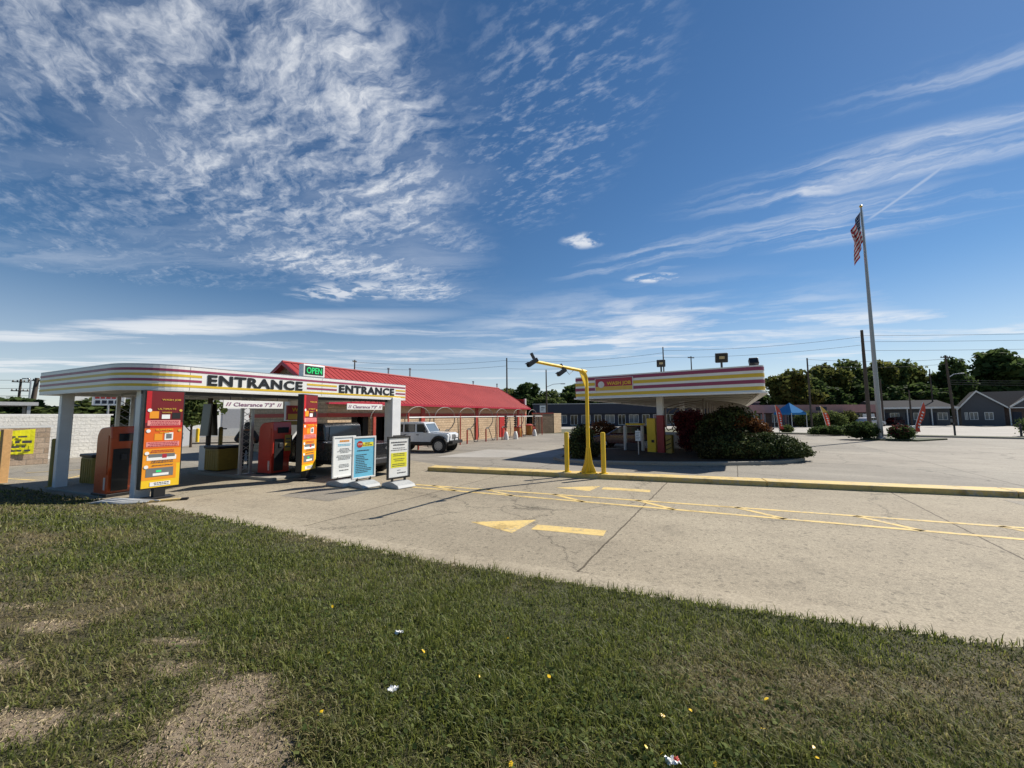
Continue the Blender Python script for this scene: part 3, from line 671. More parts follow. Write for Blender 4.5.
def soil_crumbs():
    rng = np.random.default_rng(8); n = 60000
    x = rng.uniform(-4.6, -.6, n); y = rng.uniform(1.3, 3.7, n); b = bare(x, y); ok = rng.random(n) < b*.9+.01
    x, y = x[ok], y[ok]; z = lawn_z(x, y); r_ = random.Random(2); m1 = MB(); m2 = MB()
    for i, (px_, py_, pz_) in enumerate(zip(x, y, z)):
        if i % 3:
            s = .003+.011*r_.random()**3; a = r_.random()*6.28; q = [(px_+math.cos(a+k*2.09)*s*r_.uniform(.7, 1.3), py_+math.sin(a+k*2.09)*s*r_.uniform(.7, 1.3), pz_-s*.3) for k in range(3)]
            m1.add(q+[(px_+r_.uniform(-.3, .3)*s, py_+r_.uniform(-.3, .3)*s, pz_+s*r_.uniform(.5, 1.0))], [(0, 1, 3), (1, 2, 3), (2, 0, 3)])
        else:
            a = r_.random()*6.28; l = r_.uniform(.012, .04); dx, dy = math.cos(a)*l, math.sin(a)*l; w_ = .0006
            m2.add([(px_-dy/l*w_, py_+dx/l*w_, pz_+.004), (px_+dy/l*w_, py_-dx/l*w_, pz_+.004), (px_+dx+dy/l*w_, py_+dy-dx/l*w_, pz_+r_.uniform(.004, .018)), (px_+dx-dy/l*w_, py_+dy+dx/l*w_, pz_+r_.uniform(.004, .018))], [(0, 1, 2, 3)])
    M['crumb'] = plain('dry_soil_crumb', (.30, .235, .165), .95, var=.4, scale=30, spec=.1); M['straw'] = plain('dead_straw', (.46, .38, .23), .8, var=.3, scale=20)
    tag(m1.build('soil_crumbs', 'crumb'), 'dry crumbled soil lying on the bare patches of the lawn at lower left', 'soil', kind='stuff')
    tag(m2.build('dead_straw', 'straw'), 'dead straw scattered over the bare patches of the lawn at lower left', 'straw', kind='stuff')
soil_crumbs()
def litter(x, y, s, lab, red=False):
    z = float(lawn_z(np.array([x]), np.array([y]))[0])+.045
    rr = random.Random(int(abs(x*100)))
    m = MB(); n = 7; vs = []
    for j in range(n):
        for i in range(n):
            u, v_ = i/(n-1)-.5, j/(n-1)-.5
            vs.append((x+u*s+rr.uniform(-.1, .1)*s, y+v_*s*.7+rr.uniform(-.1, .1)*s, z+rr.uniform(-.18, .22)*s))
    for j in range(n-1):
        for i in range(n-1):
            m.mat(1 if red and i > 3 and j > 1 else 0).add([vs[j*n+i], vs[j*n+i+1], vs[(j+1)*n+i+1], vs[(j+1)*n+i]], [(0, 1, 2, 3)])
    o = m.build('litter', ['paper', 'red']); tag(o, lab, 'litter')
litter(-.93, 3.27, .06, 'crumpled white scrap of paper on the grass, the farther of two')
litter(-.74, 2.48, .055, 'small white paper scrap on the grass, the nearer of two')
litter(.76, 2.0, .06, 'red and white torn wrapper on the grass at the bottom of the photo', True)

# ================================================================== ENTRANCE CANOPY
CA = R(60)
can = thing('entrance_canopy', 'long white entrance canopy with red and yellow stripes and black ENTRANCE lettering', 'canopy', (-9.75, 9.75, 0), CA)
Z0, Z1 = 2.89, 3.55
def canopy_path(r=1.25, off=0):
    D = Vector((-.54, 5.63)); A = Vector((0, 0)); B = Vector((9.52, 0)); C_ = Vector((8.5, 5.0))
    d1 = (D-A).normalized(); d2 = (B-A).normalized(); ang = d1.angle(d2); t = r/math.tan(ang/2)
    cen = A+(d1+d2).normalized()*(r/math.sin(ang/2))
    p1 = A+d1*t; p2 = A+d2*t
    a1 = math.atan2(*(p1-cen).yx); a2 = math.atan2(*(p2-cen).yx)
    if a2 < a1: a2 += 2*math.pi
    arc = [cen+Vector((math.cos(a1+(a2-a1)*i/14), math.sin(a1+(a2-a1)*i/14)))*(r+off) for i in range(15)]
    n1 = Vector((-d1.y, d1.x));
    if n1.dot(cen-A) > 0: n1 = -n1
    return D+n1*off, arc, B+Vector((0, -off)), C_
D_, ARC, B_, C__ = canopy_path()
full = [tuple(D_)]+[tuple(p) for p in ARC]+[tuple(B_), tuple(C__)]
MB().strip(full, Z0, Z1, .14, closed=True).build('fascia', 'white', can, bevel=.008)
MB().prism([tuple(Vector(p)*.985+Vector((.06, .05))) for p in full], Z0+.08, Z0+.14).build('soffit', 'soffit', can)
MB().prism([tuple(Vector(p)*.985+Vector((.06, .05))) for p in full], Z1-.16, Z1-.1).build('roof_deck', 'steel', can)
def subpath(off, x0, x1):
    """front path clipped to local x range, pushed out by off; x0 None means from the left end round the corner"""
    D, arc, B, C_ = canopy_path(off=off)
    pts = []
    if x0 is None: pts += [D]+arc; pts.append(Vector((x1, -off)))
    else: pts = [Vector((x0, -off)), Vector((x1, -off))]
    return [tuple(p) for p in pts]
H_ = Z1-Z0
bands = [(.175, 'stripe_red', 0), (.385, 'stripe_yellow', 1), (.60, 'stripe_red', 1), (.82, 'stripe_yellow', 0)]
for fr, mt, cut in bands:
    zc = Z1-fr*H_; hh = .034
    segs = [(None, 1.55), (4.72, 5.92), (8.92, 9.5)] if cut else [(None, 9.5)]
    for a, b in segs:
        MB().strip(subpath(.006, a, b), zc-hh, zc+hh, .006).build('red_stripe' if 'red' in mt else 'yellow_stripe', mt, can)
text('lettering', 'ENTRANCE', 2.86, .325, 'blacktext', can, (3.12, -.012, Z1-.51*H_), bold=.04, spacing=1.12)
text('lettering', 'ENTRANCE', 2.80, .325, 'blacktext', can, (7.42, -.012, Z1-.51*H_), bold=.04, spacing=1.12)
for xx in (1.27, 5.3): MB().box(xx-.004, xx+.004, -.0025, .0, Z0, Z1).build('panel_joint', 'darkmetal', can)
MB().strip([(x, y) for x, y in full], Z1, Z1+.03, .16, closed=True).build('coping', 'steel', can)
MB().strip([(x, y) for x, y in full], Z0-.025, Z0, .10, closed=True).build('drip_edge', 'white', can)
def colm(x, y, s=.5, lab=None):
    m = MB(); m.box(x-s/2, x+s/2, y-s/2, y+s/2, -.02, Z0+.08)
    return m.build('column', 'colwhite', can, bevel=.015, label=lab)
inv = (Matrix.Translation((-9.75, 9.75, 0)) @ Matrix.Rotation(CA, 4, 'Z')).inverted()
for wx, wy in ((-13.88, 12.0), (-9.98, 10.5), (-5.45, 17.6), (-10.6, 18.6)):
    p = inv @ Vector((wx, wy, 0)); colm(p.x, p.y, (.27 if wx < -12 else .33) if wy < 13 else .5)
# ceiling purlins and lights seen from below
for k, xx in enumerate((1.2, 3.1, 5.0, 6.9, 8.4)):
    MB().box(xx-.05, xx+.05, .2, 4.9, Z0+.0, Z0+.075).build('ceiling_beam', 'steel', can)
# gallows frames along the lanes (dark cross bar on which the clearance signs hang)
MB().box(.35, 9.2, .28, .36, Z0-.12, Z0-.03).build('hanger_rail', 'darkmetal', can)

# OPEN sign on the roof
osn = thing('open_sign', 'small lit sign reading OPEN in green letters standing on the canopy edge', 'sign', (-7.42, 14.2, Z1+.03), CA)
MB().box(-.42, .42, -.14, .14, .02, .46).build('housing', 'white', osn, bevel=.02)
MB().box(-.35, .35, -.147, -.141, .08, .40).build('screen', 'black', osn)
M['ledgreen'] = plain('led_green', (.02, .5, .14), .4, emit=(.02, .75, .2), es=.3)
text('lettering', 'OPEN', .6, .23, 'ledgreen', osn, (0, -.153, .24), bold=.02)
for sx in (-.3, .3): MB().box(sx-.03, sx+.03, -.05, .05, -.03, .03).build('foot', 'darkmetal', osn)

# clearance signs
def clearance(lx, lab):
    T = Matrix.Translation((-9.75, 9.75, 0)) @ Matrix.Rotation(CA, 4, 'Z')
    p = T @ Vector((lx, .1, 2.53))
    t = thing('clearance_sign', lab, 'sign', p, CA, 'clearance signs under the canopy')
    MB().box(-.89, .89, -.015, .015, -.12, .12).build('panel', 'white', t, bevel=.004)
    text('lettering', 'Clearance 7\'3"', 1.22, .125, 'pinkletter', t, (0, -.02, 0), bold=.01)
    for sx in (-.76, .76):
        m = MB()
        for k in (-.05, .02):
            m.quad((sx+k-.02, -.018, -.06), (sx+k+.015, -.018, -.06), (sx+k+.07, -.018, .06), (sx+k+.035, -.018, .06))
        m.build('hazard_slash', 'pinkletter', t)
    for sx in (-.7, .7):
        MB().tube([(sx, 0, .12), (sx, .0, .33)], .01, 6).build('hanger', 'darkmetal', t)
clearance(3.05, 'white Clearance 7\'3" sign hanging over the left lane of the canopy')
clearance(7.35, 'white Clearance 7\'3" sign hanging over the right lane near the pickup')

# ------------------------------------------------------------------ menu boards
def menu(loc, rz, lab, H=2.58, W=.78):
    t = thing('menu_board', lab, 'menu board', loc, rz, 'price menu boards at the canopy lanes')
    MB().box(-W/2-.03, W/2+.03, -.10, .10, .25, .25+H).build('cabinet', 'black', t, bevel=.01)
    MB().box(-.12, .12, -.09, .09, 0, .25).build('post', 'black', t)
    MB().box(-.3, .3, -.2, .2, -.0, .02).build('foot_plate', 'darkmetal', t)
    y = -.103
    def pnl(name, x0, x1, a, b, mt, dy=0, parent=t):
        z1 = .25+H-.03-a*(H-.06); z0 = .25+H-.03-b*(H-.06)
        return MB().box(x0*W-W/2, x1*W-W/2, y-.002-dy, y-dy, z0, z1).build(name, mt, parent)
    face = pnl('poster_face', 0, 1, 0, 1, 'pyellow')
    pnl('poster_header', 0, 1, 0, .175, 'pdark', .003, face)
    pnl('poster_header_edge', 0, .13, .0, .33, 'pred', .004, face)
    pnl('poster_block', 0, 1, .175, .385, 'pdark', .003, face); pnl('poster_block', .13, 1, .33, .385, 'pred', .0045, face)
    pnl('poster_block', 0, 1, .387, .60, 'porange', .003, face)
    pnl('poster_block', 0, 1, .603, .76, 'pamber', .003, face); pnl('poster_block', 0, .9, .765, .92, 'pamber', .003, face)
    pnl('caption_band', .06, .94, .305, .36, 'ppink', .007, face); pnl('caption_band', .06, .94, .53, .58, 'ppink', .007, face)
    pnl('vehicle_panel', .10, .34, .21, .285, 'pamber', .007, face); pnl('vehicle_panel', .42, .64, .245, .29, 'paper', .007, face); pnl('vehicle_panel', .70, .93, .225, .29, 'black', .007, face)
    pnl('vehicle_panel', .26, .47, .445, .515, 'pamber', .007, face); pnl('vehicle_panel', .53, .76, .435, .515, 'paper', .007, face); pnl('vehicle_panel', .57, .72, .45, .50, 'pgrey', .009, face)
    pnl('vehicle_panel', .10, .88, .675, .72, 'paper', .007, face); pnl('vehicle_panel', .14, .84, .655, .69, 'pgrey', .009, face); pnl('vehicle_panel', .5, .62, .66, .70, 'stripe_red2', .011, face)
    pnl('vehicle_panel', .10, .82, .80, .89, 'pgrey', .007, face); pnl('vehicle_panel', .28, .70, .855, .88, 'paper', .009, face); pnl('vehicle_panel', .36, .5, .825, .845, 'ledgreen', .009, face)
    pnl('caption_band', .22, .76, .945, .985, 'paper', .007, face)
    for a in (.20, .415, .645, .785):
        c = MB(); T = Matrix.Translation((-W/2+.07*W+.02, y-.013, .25+H-.03-a*(H-.06))) @ Matrix.Rotation(R(90), 4, 'X'); c.lathe([(.045, -.002), (.045, .002)], 16, T); c.build('number_badge', 'paper', face)
        if a < .64:
            c = MB(); T = Matrix.Translation((W/2-.07*W, y-.013, .25+H-.03-a*(H-.06))) @ Matrix.Rotation(R(90), 4, 'X'); c.lathe([(.035, -.002), (.035, .002)], 16, T); c.build('number_badge', 'gold', face)
    def tx(s, cx_, a, w_, h, mt): text('lettering', s, w_*W, h, mt, face, ((cx_-.5)*W, y-.014, .25+H-.03-a*(H-.06)), depth=.004, bold=.01)
    tx('WASH JOB', .66, .09, .52, .06, 'gold'); tx('ULTIMATE', .55, .185, .5, .045, 'gold'); tx('WASH', .55, .222, .26, .038, 'gold')
    tx('SUPREME', .52, .405, .46, .045, 'pyellow'); tx('WASH', .52, .435, .26, .035, 'pyellow')
    rr = random.Random(9)
    for a, n, mt, x0, x1 in ((.318, 3, 'stripe_red2', .1, .9), (.54, 3, 'stripe_red2', .1, .9), (.62, 2, 'stripe_red2', .18, .82), (.728, 2, 'ink', .2, .8), (.775, 1, 'ink', .2, .8), (.955, 2, 'ink', .27, .72)):
        m = MB()
        for k in range(n):
            z = .25+H-.03-(a+k*.016)*(H-.06); x = x0+rr.uniform(0, .08)
            while x < x1:
                l = rr.uniform(.02, .07); m.box(x*W-W/2, min(x+l, x1)*W-W/2, y-.0125, y-.0115, z-.010, z+.010); x += l+.018
        m.build('small_print', mt, face)
    return t
menu((-9.42, 10.42, .03), CA, 'tall red to yellow menu board on the left canopy column, the larger one')
menu((-7.02, 13.25, .06), R(86), 'tall red to yellow menu board between the two lanes behind the poster stands')

# ------------------------------------------------------------------ payment kiosks
def kiosk(loc, rz, mt, lab):
    t = thing('payment_kiosk', lab, 'kiosk', loc, rz, 'payment kiosks on the canopy islands')
    prof = [(-.36, 0)]+[(-.36, 1.5)]+[(-.36+.30*(1-math.cos(a)), 1.5+.33*math.sin(a)) for a in [R(15*k) for k in range(1, 7)]]+[(.36, 1.86), (.40, 1.55), (.40, .75), (.33, .55), (.33, 0)]
    MB().side(prof, -.36, .36).build('cabinet', mt, t, bevel=.025, segs=3)
    MB().side([(-.30, .55), (-.30, 1.42), (.30, 1.62), (.30, .55)], -.372, -.365).build('side_panel', mt, t, bevel=.004)
    MB().box(.403, .42, -.30, .05, .12, 1.25).build('service_panel', 'black', t, bevel=.01)
    MB().box(.403, .43, .08, .32, .80, 1.38).build('instruction_card', 'yellowdirty', t, bevel=.005)
    MB().box(.40, .425, -.2, .22, 1.45, 1.66).build('screen', 'glass', t, bevel=.006)
    MB().box(.41, .45, -.14, -.02, .95, 1.10).build('card_slot', 'darkmetal', t, bevel=.01)
    MB().box(-.40, .42, -.39, .39, -.04, .05).build('plinth', 'black', t, bevel=.01)
    for z in (.95, 1.12, 1.24): MB().box(.431, .434, .11, .29, z-.03, z+.02).build('print', 'ink', t)
    text('lettering', 'WASH', .09, .34, 'trim', t, (.24, -.377, .32), depth=.004)
    return t
kiosk((-11.1, 11.0, .04), R(-23), 'kiosk', 'orange rounded payment kiosk beside the left canopy column')
kiosk((-8.72, 14.25, .1), R(-23), 'kioskred', 'red rounded payment kiosk in the canopy shade between both lanes')

# lattice barrier/camera masts under the canopy
def mast(loc, lab, h=2.85, wd=.34):
    t = thing('lattice_mast', lab, 'mast', loc, R(60), 'lattice masts under the canopy')
    for sx in (-wd/2, wd/2): MB().box(sx-.045, sx+.045, -.045, .045, 0, h).build('upright', 'steel', t)
    m = MB(); z = .1; k = 0
    while z < h-.3:
        a, b = (-wd/2, wd/2) if k % 2 == 0 else (wd/2, -wd/2)
        m.tube([(a, 0, z), (b, 0, z+.24)], .011, 5); m.tube([(b, 0, z), (a, 0, z+.24)], .011, 5); z += .24; k += 1
    m.build('lattice', 'steel', t); MB().box(-wd/2-.1, wd/2+.1, -.12, .12, 0, .025).build('base_plate', 'steel', t)
    return t
mast((-12.9, 12.85, 0), 'grey lattice mast behind the orange kiosk and left white column')
mast((-9.6, 14.0, .1), 'grey lattice mast in front of the standing person')
sp_ = thing('signal_monitor', 'flat grey monitor hanging under the canopy above the orange kiosk', 'monitor', (-11.0, 12.2, 2.55), R(-23))
MB().box(-.03, .03, -.03, .03, .15, .42).build('bracket', 'darkmetal', sp_)
MB().cbox((0, 0, 0), (.08, .6, .34), ry=R(-15)).build('screen_housing', 'pgrey', sp_, bevel=.01)

# white pedestal with dark instruction boards at the back of the island
pd = thing('instruction_pillar', 'white plinth carrying a post with dark boards on both sides, far end of the lane island', 'sign pillar', (-11.95, 15.25, .1), R(-23))
MB().box(-.2, .2, -.2, .2, 0, .95).build('plinth', 'colwhite', pd, bevel=.02)
MB().box(-.06, .06, -.06, .06, .95, 2.8).build('post', 'polewood', pd)
for sy in (-1, 1): MB().cbox((0, sy*.12, 1.95), (.52, .05, 1.25), rx=sy*R(4)).build('dark_board', 'pgrey' if sy < 0 else 'black', pd, bevel=.01)
def binn(loc, rz, lab, w=.7, h=.92, mt='yellowdirty'):
    t = thing('waste_bin', lab, 'waste bin', loc, rz, 'yellow waste bins')
    MB().prism([(-w/2, -w/2), (w/2, -w/2), (w/2, w/2), (-w/2, w/2)], 0.03, h-.1).build('body', mt, t, bevel=.04)
    MB().prism([(-w/2-.03, -w/2-.03), (w/2+.03, -w/2-.03), (w/2+.03, w/2+.03), (-w/2-.03, w/2+.03)], h-.1, h).build('lid', 'darkmetal', t, bevel=.03)
    for sx in (-1, 1):
        m = MB()
        for k in range(5): m.box(-w/2+.06+k*.14, -w/2+.11+k*.14, sx*(w/2+.002)-.008, sx*(w/2+.002)+.008, .08, h-.16)
        m.build('slats', 'yellowdirty', t)
    return t
binn((-11.3, 15.2, .1), R(-23), 'yellow slatted bin beside the white plinth under the canopy', .85, .95)
binn((-13.6, 12.95, 0), R(-23), 'yellow slatted bin behind the left white column', .8, .98)
def guard(loc, lab, h=1.25, arm=None):
    t = thing('guard_post', lab, 'post', loc, R(-23), 'yellow guard posts')
    MB().lathe([(.075, 0), (.075, h-.03), (.05, h)], 14).build('post', 'yellowdirty', t, smooth=True)
    MB().lathe([(.13, 0), (.13, .02), (.08, .03)], 14).build('base_flange', 'yellowdirty', t)
    if arm: MB().tube([(0, 0, h-.07), (arm, 0, h-.07)], .025, 8).build('arm', 'darkmetal', t)
    return t
guard((-14.55, 12.35, 0), 'dull yellow guard post with short dark arm left of the left column', 1.5, .45)
guard((-11.85, 15.75, .1), 'dull yellow post with short arm standing behind the bin under the canopy', 1.65, .35)
ct = thing('coil', 'grey rag and hose left lying at the foot of the left menu board', 'rag', (-9.75, 9.72, .03))
m = MB(); rr = random.Random(4)
for k in range(5):
    y = -.25+k*.1; m.tube([(-.55+rr.uniform(-.15, .1), y*.6, .02), (-.2, y*.6+rr.uniform(-.06, .06), .05+rr.uniform(0, .03)), (.25, y*.7+rr.uniform(-.06, .06), .03), (.7+rr.uniform(-.1, .2), y*.5+.1, .02)], [.02, .045, .05, .015], 7)
m.build('cloth_fold', 'basegrey', ct, smooth=True)
pl_ = thing('wheel_stop', 'thin yellow painted timber lying on the concrete by the left menu board', 'timber', (-8.95, 9.95, 0), R(28))
MB().box(-.42, .42, -.05, .05, .004, .06).build('bar', 'kerbtop', pl_, bevel=.01); MB().cbox((.5, 0, .035), (.16, .12, .05)).build('end_cap', 'black', pl_, bevel=.015)

# ------------------------------------------------------------------ poster stands on grey water bases
def stand(loc, rz, kind, frame, lab):
    t = thing('poster_stand', lab, 'poster stand', loc, rz, 'poster stands with grey bases')
    W, H, zb = .80, 1.27, .24
    m = MB(); m.side([(-.46, .02), (-.40, .10), (-.12, .17), (.12, .17), (.40, .10), (.46, .02), (.44, 0), (-.44, 0)], -.3, .3)
    b = m.build('base', 'basegrey', t, bevel=.03); b.rotation_euler = (0, 0, R(90))
    for sx in (-.22, .22): MB().box(sx-.025, sx+.025, -.03, .03, .14, zb+.03).build('spring_foot', 'black', t)
    f = MB(); fr = .055
    for a in ((-W/2, W/2, zb, zb+fr), (-W/2, W/2, zb+H-fr, zb+H), (-W/2, -W/2+fr, zb+fr, zb+H-fr), (W/2-fr, W/2, zb+fr, zb+H-fr)): f.box(a[0], a[1], -.03, .03, a[2], a[3])
    f.build('frame', frame, t, bevel=.008)
    if frame == 'black': MB().box(-.2, .2, -.025, .025, zb+H, zb+H+.03).build('handle', 'black', t)
    y = -.012
    sheet_ = MB().box(-W/2+fr, W/2-fr, y, -y, zb+fr, zb+H-fr).build('poster', {'white': 'paper', 'blue': 'blue', 'yellow': 'paper'}[kind], t)
    rr = random.Random(len(lab)); iw = W-2*fr; zt = zb+H-fr; ih = H-2*fr
    def rows(name, a, n, mt, x0=.12, x1=.88, hgt=.011, pitch=.03, left=False, dy=.004):
        m = MB()
        for k in range(n):
            z = zt-(a+k*pitch)*ih; c = 0 if left else rr.uniform(0, .16); x = x0+c; e = x1-(rr.uniform(0, .45) if left else c)
            while x < e:
                l = rr.uniform(.03, .09); m.box((x-.5)*iw, (min(x+l, e)-.5)*iw, y-dy-.001, y-dy, z-hgt, z+hgt); x += l+.02
        m.build(name, mt, sheet_)
    def blk(name, a, b, x0, x1, mt, dy=.002): MB().box((x0-.5)*iw, (x1-.5)*iw, y-dy-.001, y-dy, zt-b*ih, zt-a*ih).build(name, mt, sheet_)
    if kind == 'white':
        rows('heading', .085, 1, 'pamber', .25, .75, .028); rows('text_lines', .17, 2, 'poster_ink' if False else 'blue', .06, .94, .011, .035)
        rows('text_lines', .29, 4, 'ink', .14, .86, .008, .034); rows('text_lines', .47, 4, 'ink', .08, .92, .008, .034); rows('text_lines', .64, 1, 'ink', .4, .6, .02); rows('text_lines', .71, 3, 'ink', .14, .86, .008, .034); rows('text_lines', .86, 1, 'ink', .25, .75, .012)
    elif kind == 'blue':
        blk('highlight', .11, .22, .38, .95, 'bright_yellow'); rows('heading', .135, 2, 'ink', .42, .9, .016, .05)
        c = MB(); c.lathe([(.105, -.002), (.105, .002)], 8, Matrix.Translation((-.22*iw, y-.004, zt-.155*ih)) @ Matrix.Rotation(R(90), 4, 'X') @ Matrix.Rotation(R(22.5), 4, 'Z')); s_ = c.build('stop_symbol', 'red', sheet_)
        text('lettering', 'STOP', .15, .05, 'paper', s_, (-.22*iw, y-.009, zt-.155*ih), depth=.002, bold=.01)
        rows('text_lines', .32, 1, 'ink', .1, .8, .014); rows('text_lines', .43, 11, 'ink', .1, .9, .011, .045, True)
    else:
        rows('heading', .11, 1, 'ink', .05, .95, .018); rows('heading', .175, 1, 'ink', .15, .85, .018); rows('text_lines', .26, 2, 'ink', .05, .95, .008, .05)
        blk('highlight', .38, .76, .1, .9, 'bright_yellow'); rows('text_lines', .41, 2, 'ink', .14, .86, .011, .045); rows('text_lines', .54, 2, 'ink', .14, .86, .011, .045); rows('text_lines', .67, 2, 'ink', .14, .86, .011, .045)
        rows('text_lines', .83, 1, 'ink', .3, .7, .008); rows('heading', .90, 1, 'ink', .38, .9, .014)
    return t
stand((-5.28, 12.2, .004), R(58), 'white', 'trim', 'poster stand with a white sheet and orange heading, left of the blue one')
stand((-4.56, 11.95, .004), R(54), 'blue', 'trim', 'poster stand with a blue sheet, red stop symbol and yellow highlight')
stand((-3.46, 11.85, .004), R(50), 'yellow', 'black', 'black framed poster stand with yellow highlighted lines, nearest the kerb')

# ------------------------------------------------------------------ yellow camera gantry and bollards on the kerb
gx, gy = 2.58, 13.28
gan = thing('camera_gantry', 'yellow bent camera gantry on the median kerb with two black cameras', 'gantry', (gx, gy, .155), 0)
ad = Vector((-2.02, -3.1, 0)); al = ad.length; adn = ad.normalized(); arot = math.atan2(adn.y, adn.x)
tp = 3.46
MB().tube([(0, 0, 0), (0, 0, tp-.35), (adn.x*.03, adn.y*.03, tp-.2), (adn.x*.16, adn.y*.16, tp-.06), (adn.x*.45, adn.y*.45, tp)], [.064, .062, .062, .062, .06], 12).build('post', 'yellow', gan, smooth=True)
MB().tube([(adn.x*.02, adn.y*.02, tp), (adn.x*3.62, adn.y*3.62, tp-.06)], [.06, .046], 4).build('arm', 'yellow', gan, bevel=.005)
T = Matrix.Rotation(arot, 4, 'Z')
mg = MB()
for a in range(4):
    Ta = T @ Matrix.Rotation(R(90*a), 4, 'Z'); mg.side([(.06, .02), (.27, .02), (.25, .1), (.15, .32), (.10, .62), (.075, .85), (.06, .85)], -.012, .012, Ta)
mg.prism([(-.25, -.25), (.25, -.25), (.25, .25), (-.25, .25)], 0, .025)
mg.build('base_gusset', 'yellow', gan, bevel=.003)
mg = MB(); mg.side([(.07, tp-.6), (.09, tp-.6), (.62, tp-.04), (.07, tp-.04)], -.01, .01, T); mg.build('arm_gusset', 'yellow', gan)
def camera_unit(dist, down):
    c = MB(); c.cbox((0, 0, 0), (.34, .12, .11)); c.cbox((.14, 0, .065), (.12, .14, .015))
    o = c.build('camera', 'black', gan, bevel=.02); o.location = adn*dist+Vector((0, 0, tp-down)); o.rotation_euler = (0, R(32), arot-R(25))
    b = MB(); b.box(-.03, .03, -.03, .03, .0, .16); b2 = b.build('camera_bracket', 'darkmetal', o); b2.location = (-.1, 0, .07)
    l = MB(); l.lathe([(.04, 0), (.04, .02)], 12, Matrix.Translation((.17, 0, 0)) @ Matrix.Rotation(R(90), 4, 'Y')); l.build('lens', 'glass', o)
camera_unit(3.72, .1); camera_unit(1.95, .20)
MB().tube([adn*1.9+Vector((0, 0, tp)), adn*1.4+Vector((0, 0, tp-.22)), adn*1.0+Vector((0, 0, tp-.02))], .008, 5).build('cable', 'wire', gan)
def bollard(x, y, lab, h=1.38):
    t = thing('bollard', lab, 'bollard', (x, y, .155), 0, 'bollards beside the gantry')
    MB().lathe([(.08, .02), (.08, h-.05), (.07, h-.015), (.0, h)], 16).build('tube', 'yellow', t, smooth=True)
    MB().lathe([(.15, 0), (.15, .018), (.085, .024)], 16).build('flange', 'yellow', t)
bollard(1.88, 13.52, 'yellow steel bollard on the kerb, left of the camera gantry')
bollard(3.05, 13.1, 'yellow steel bollard on the kerb, right of the camera gantry')

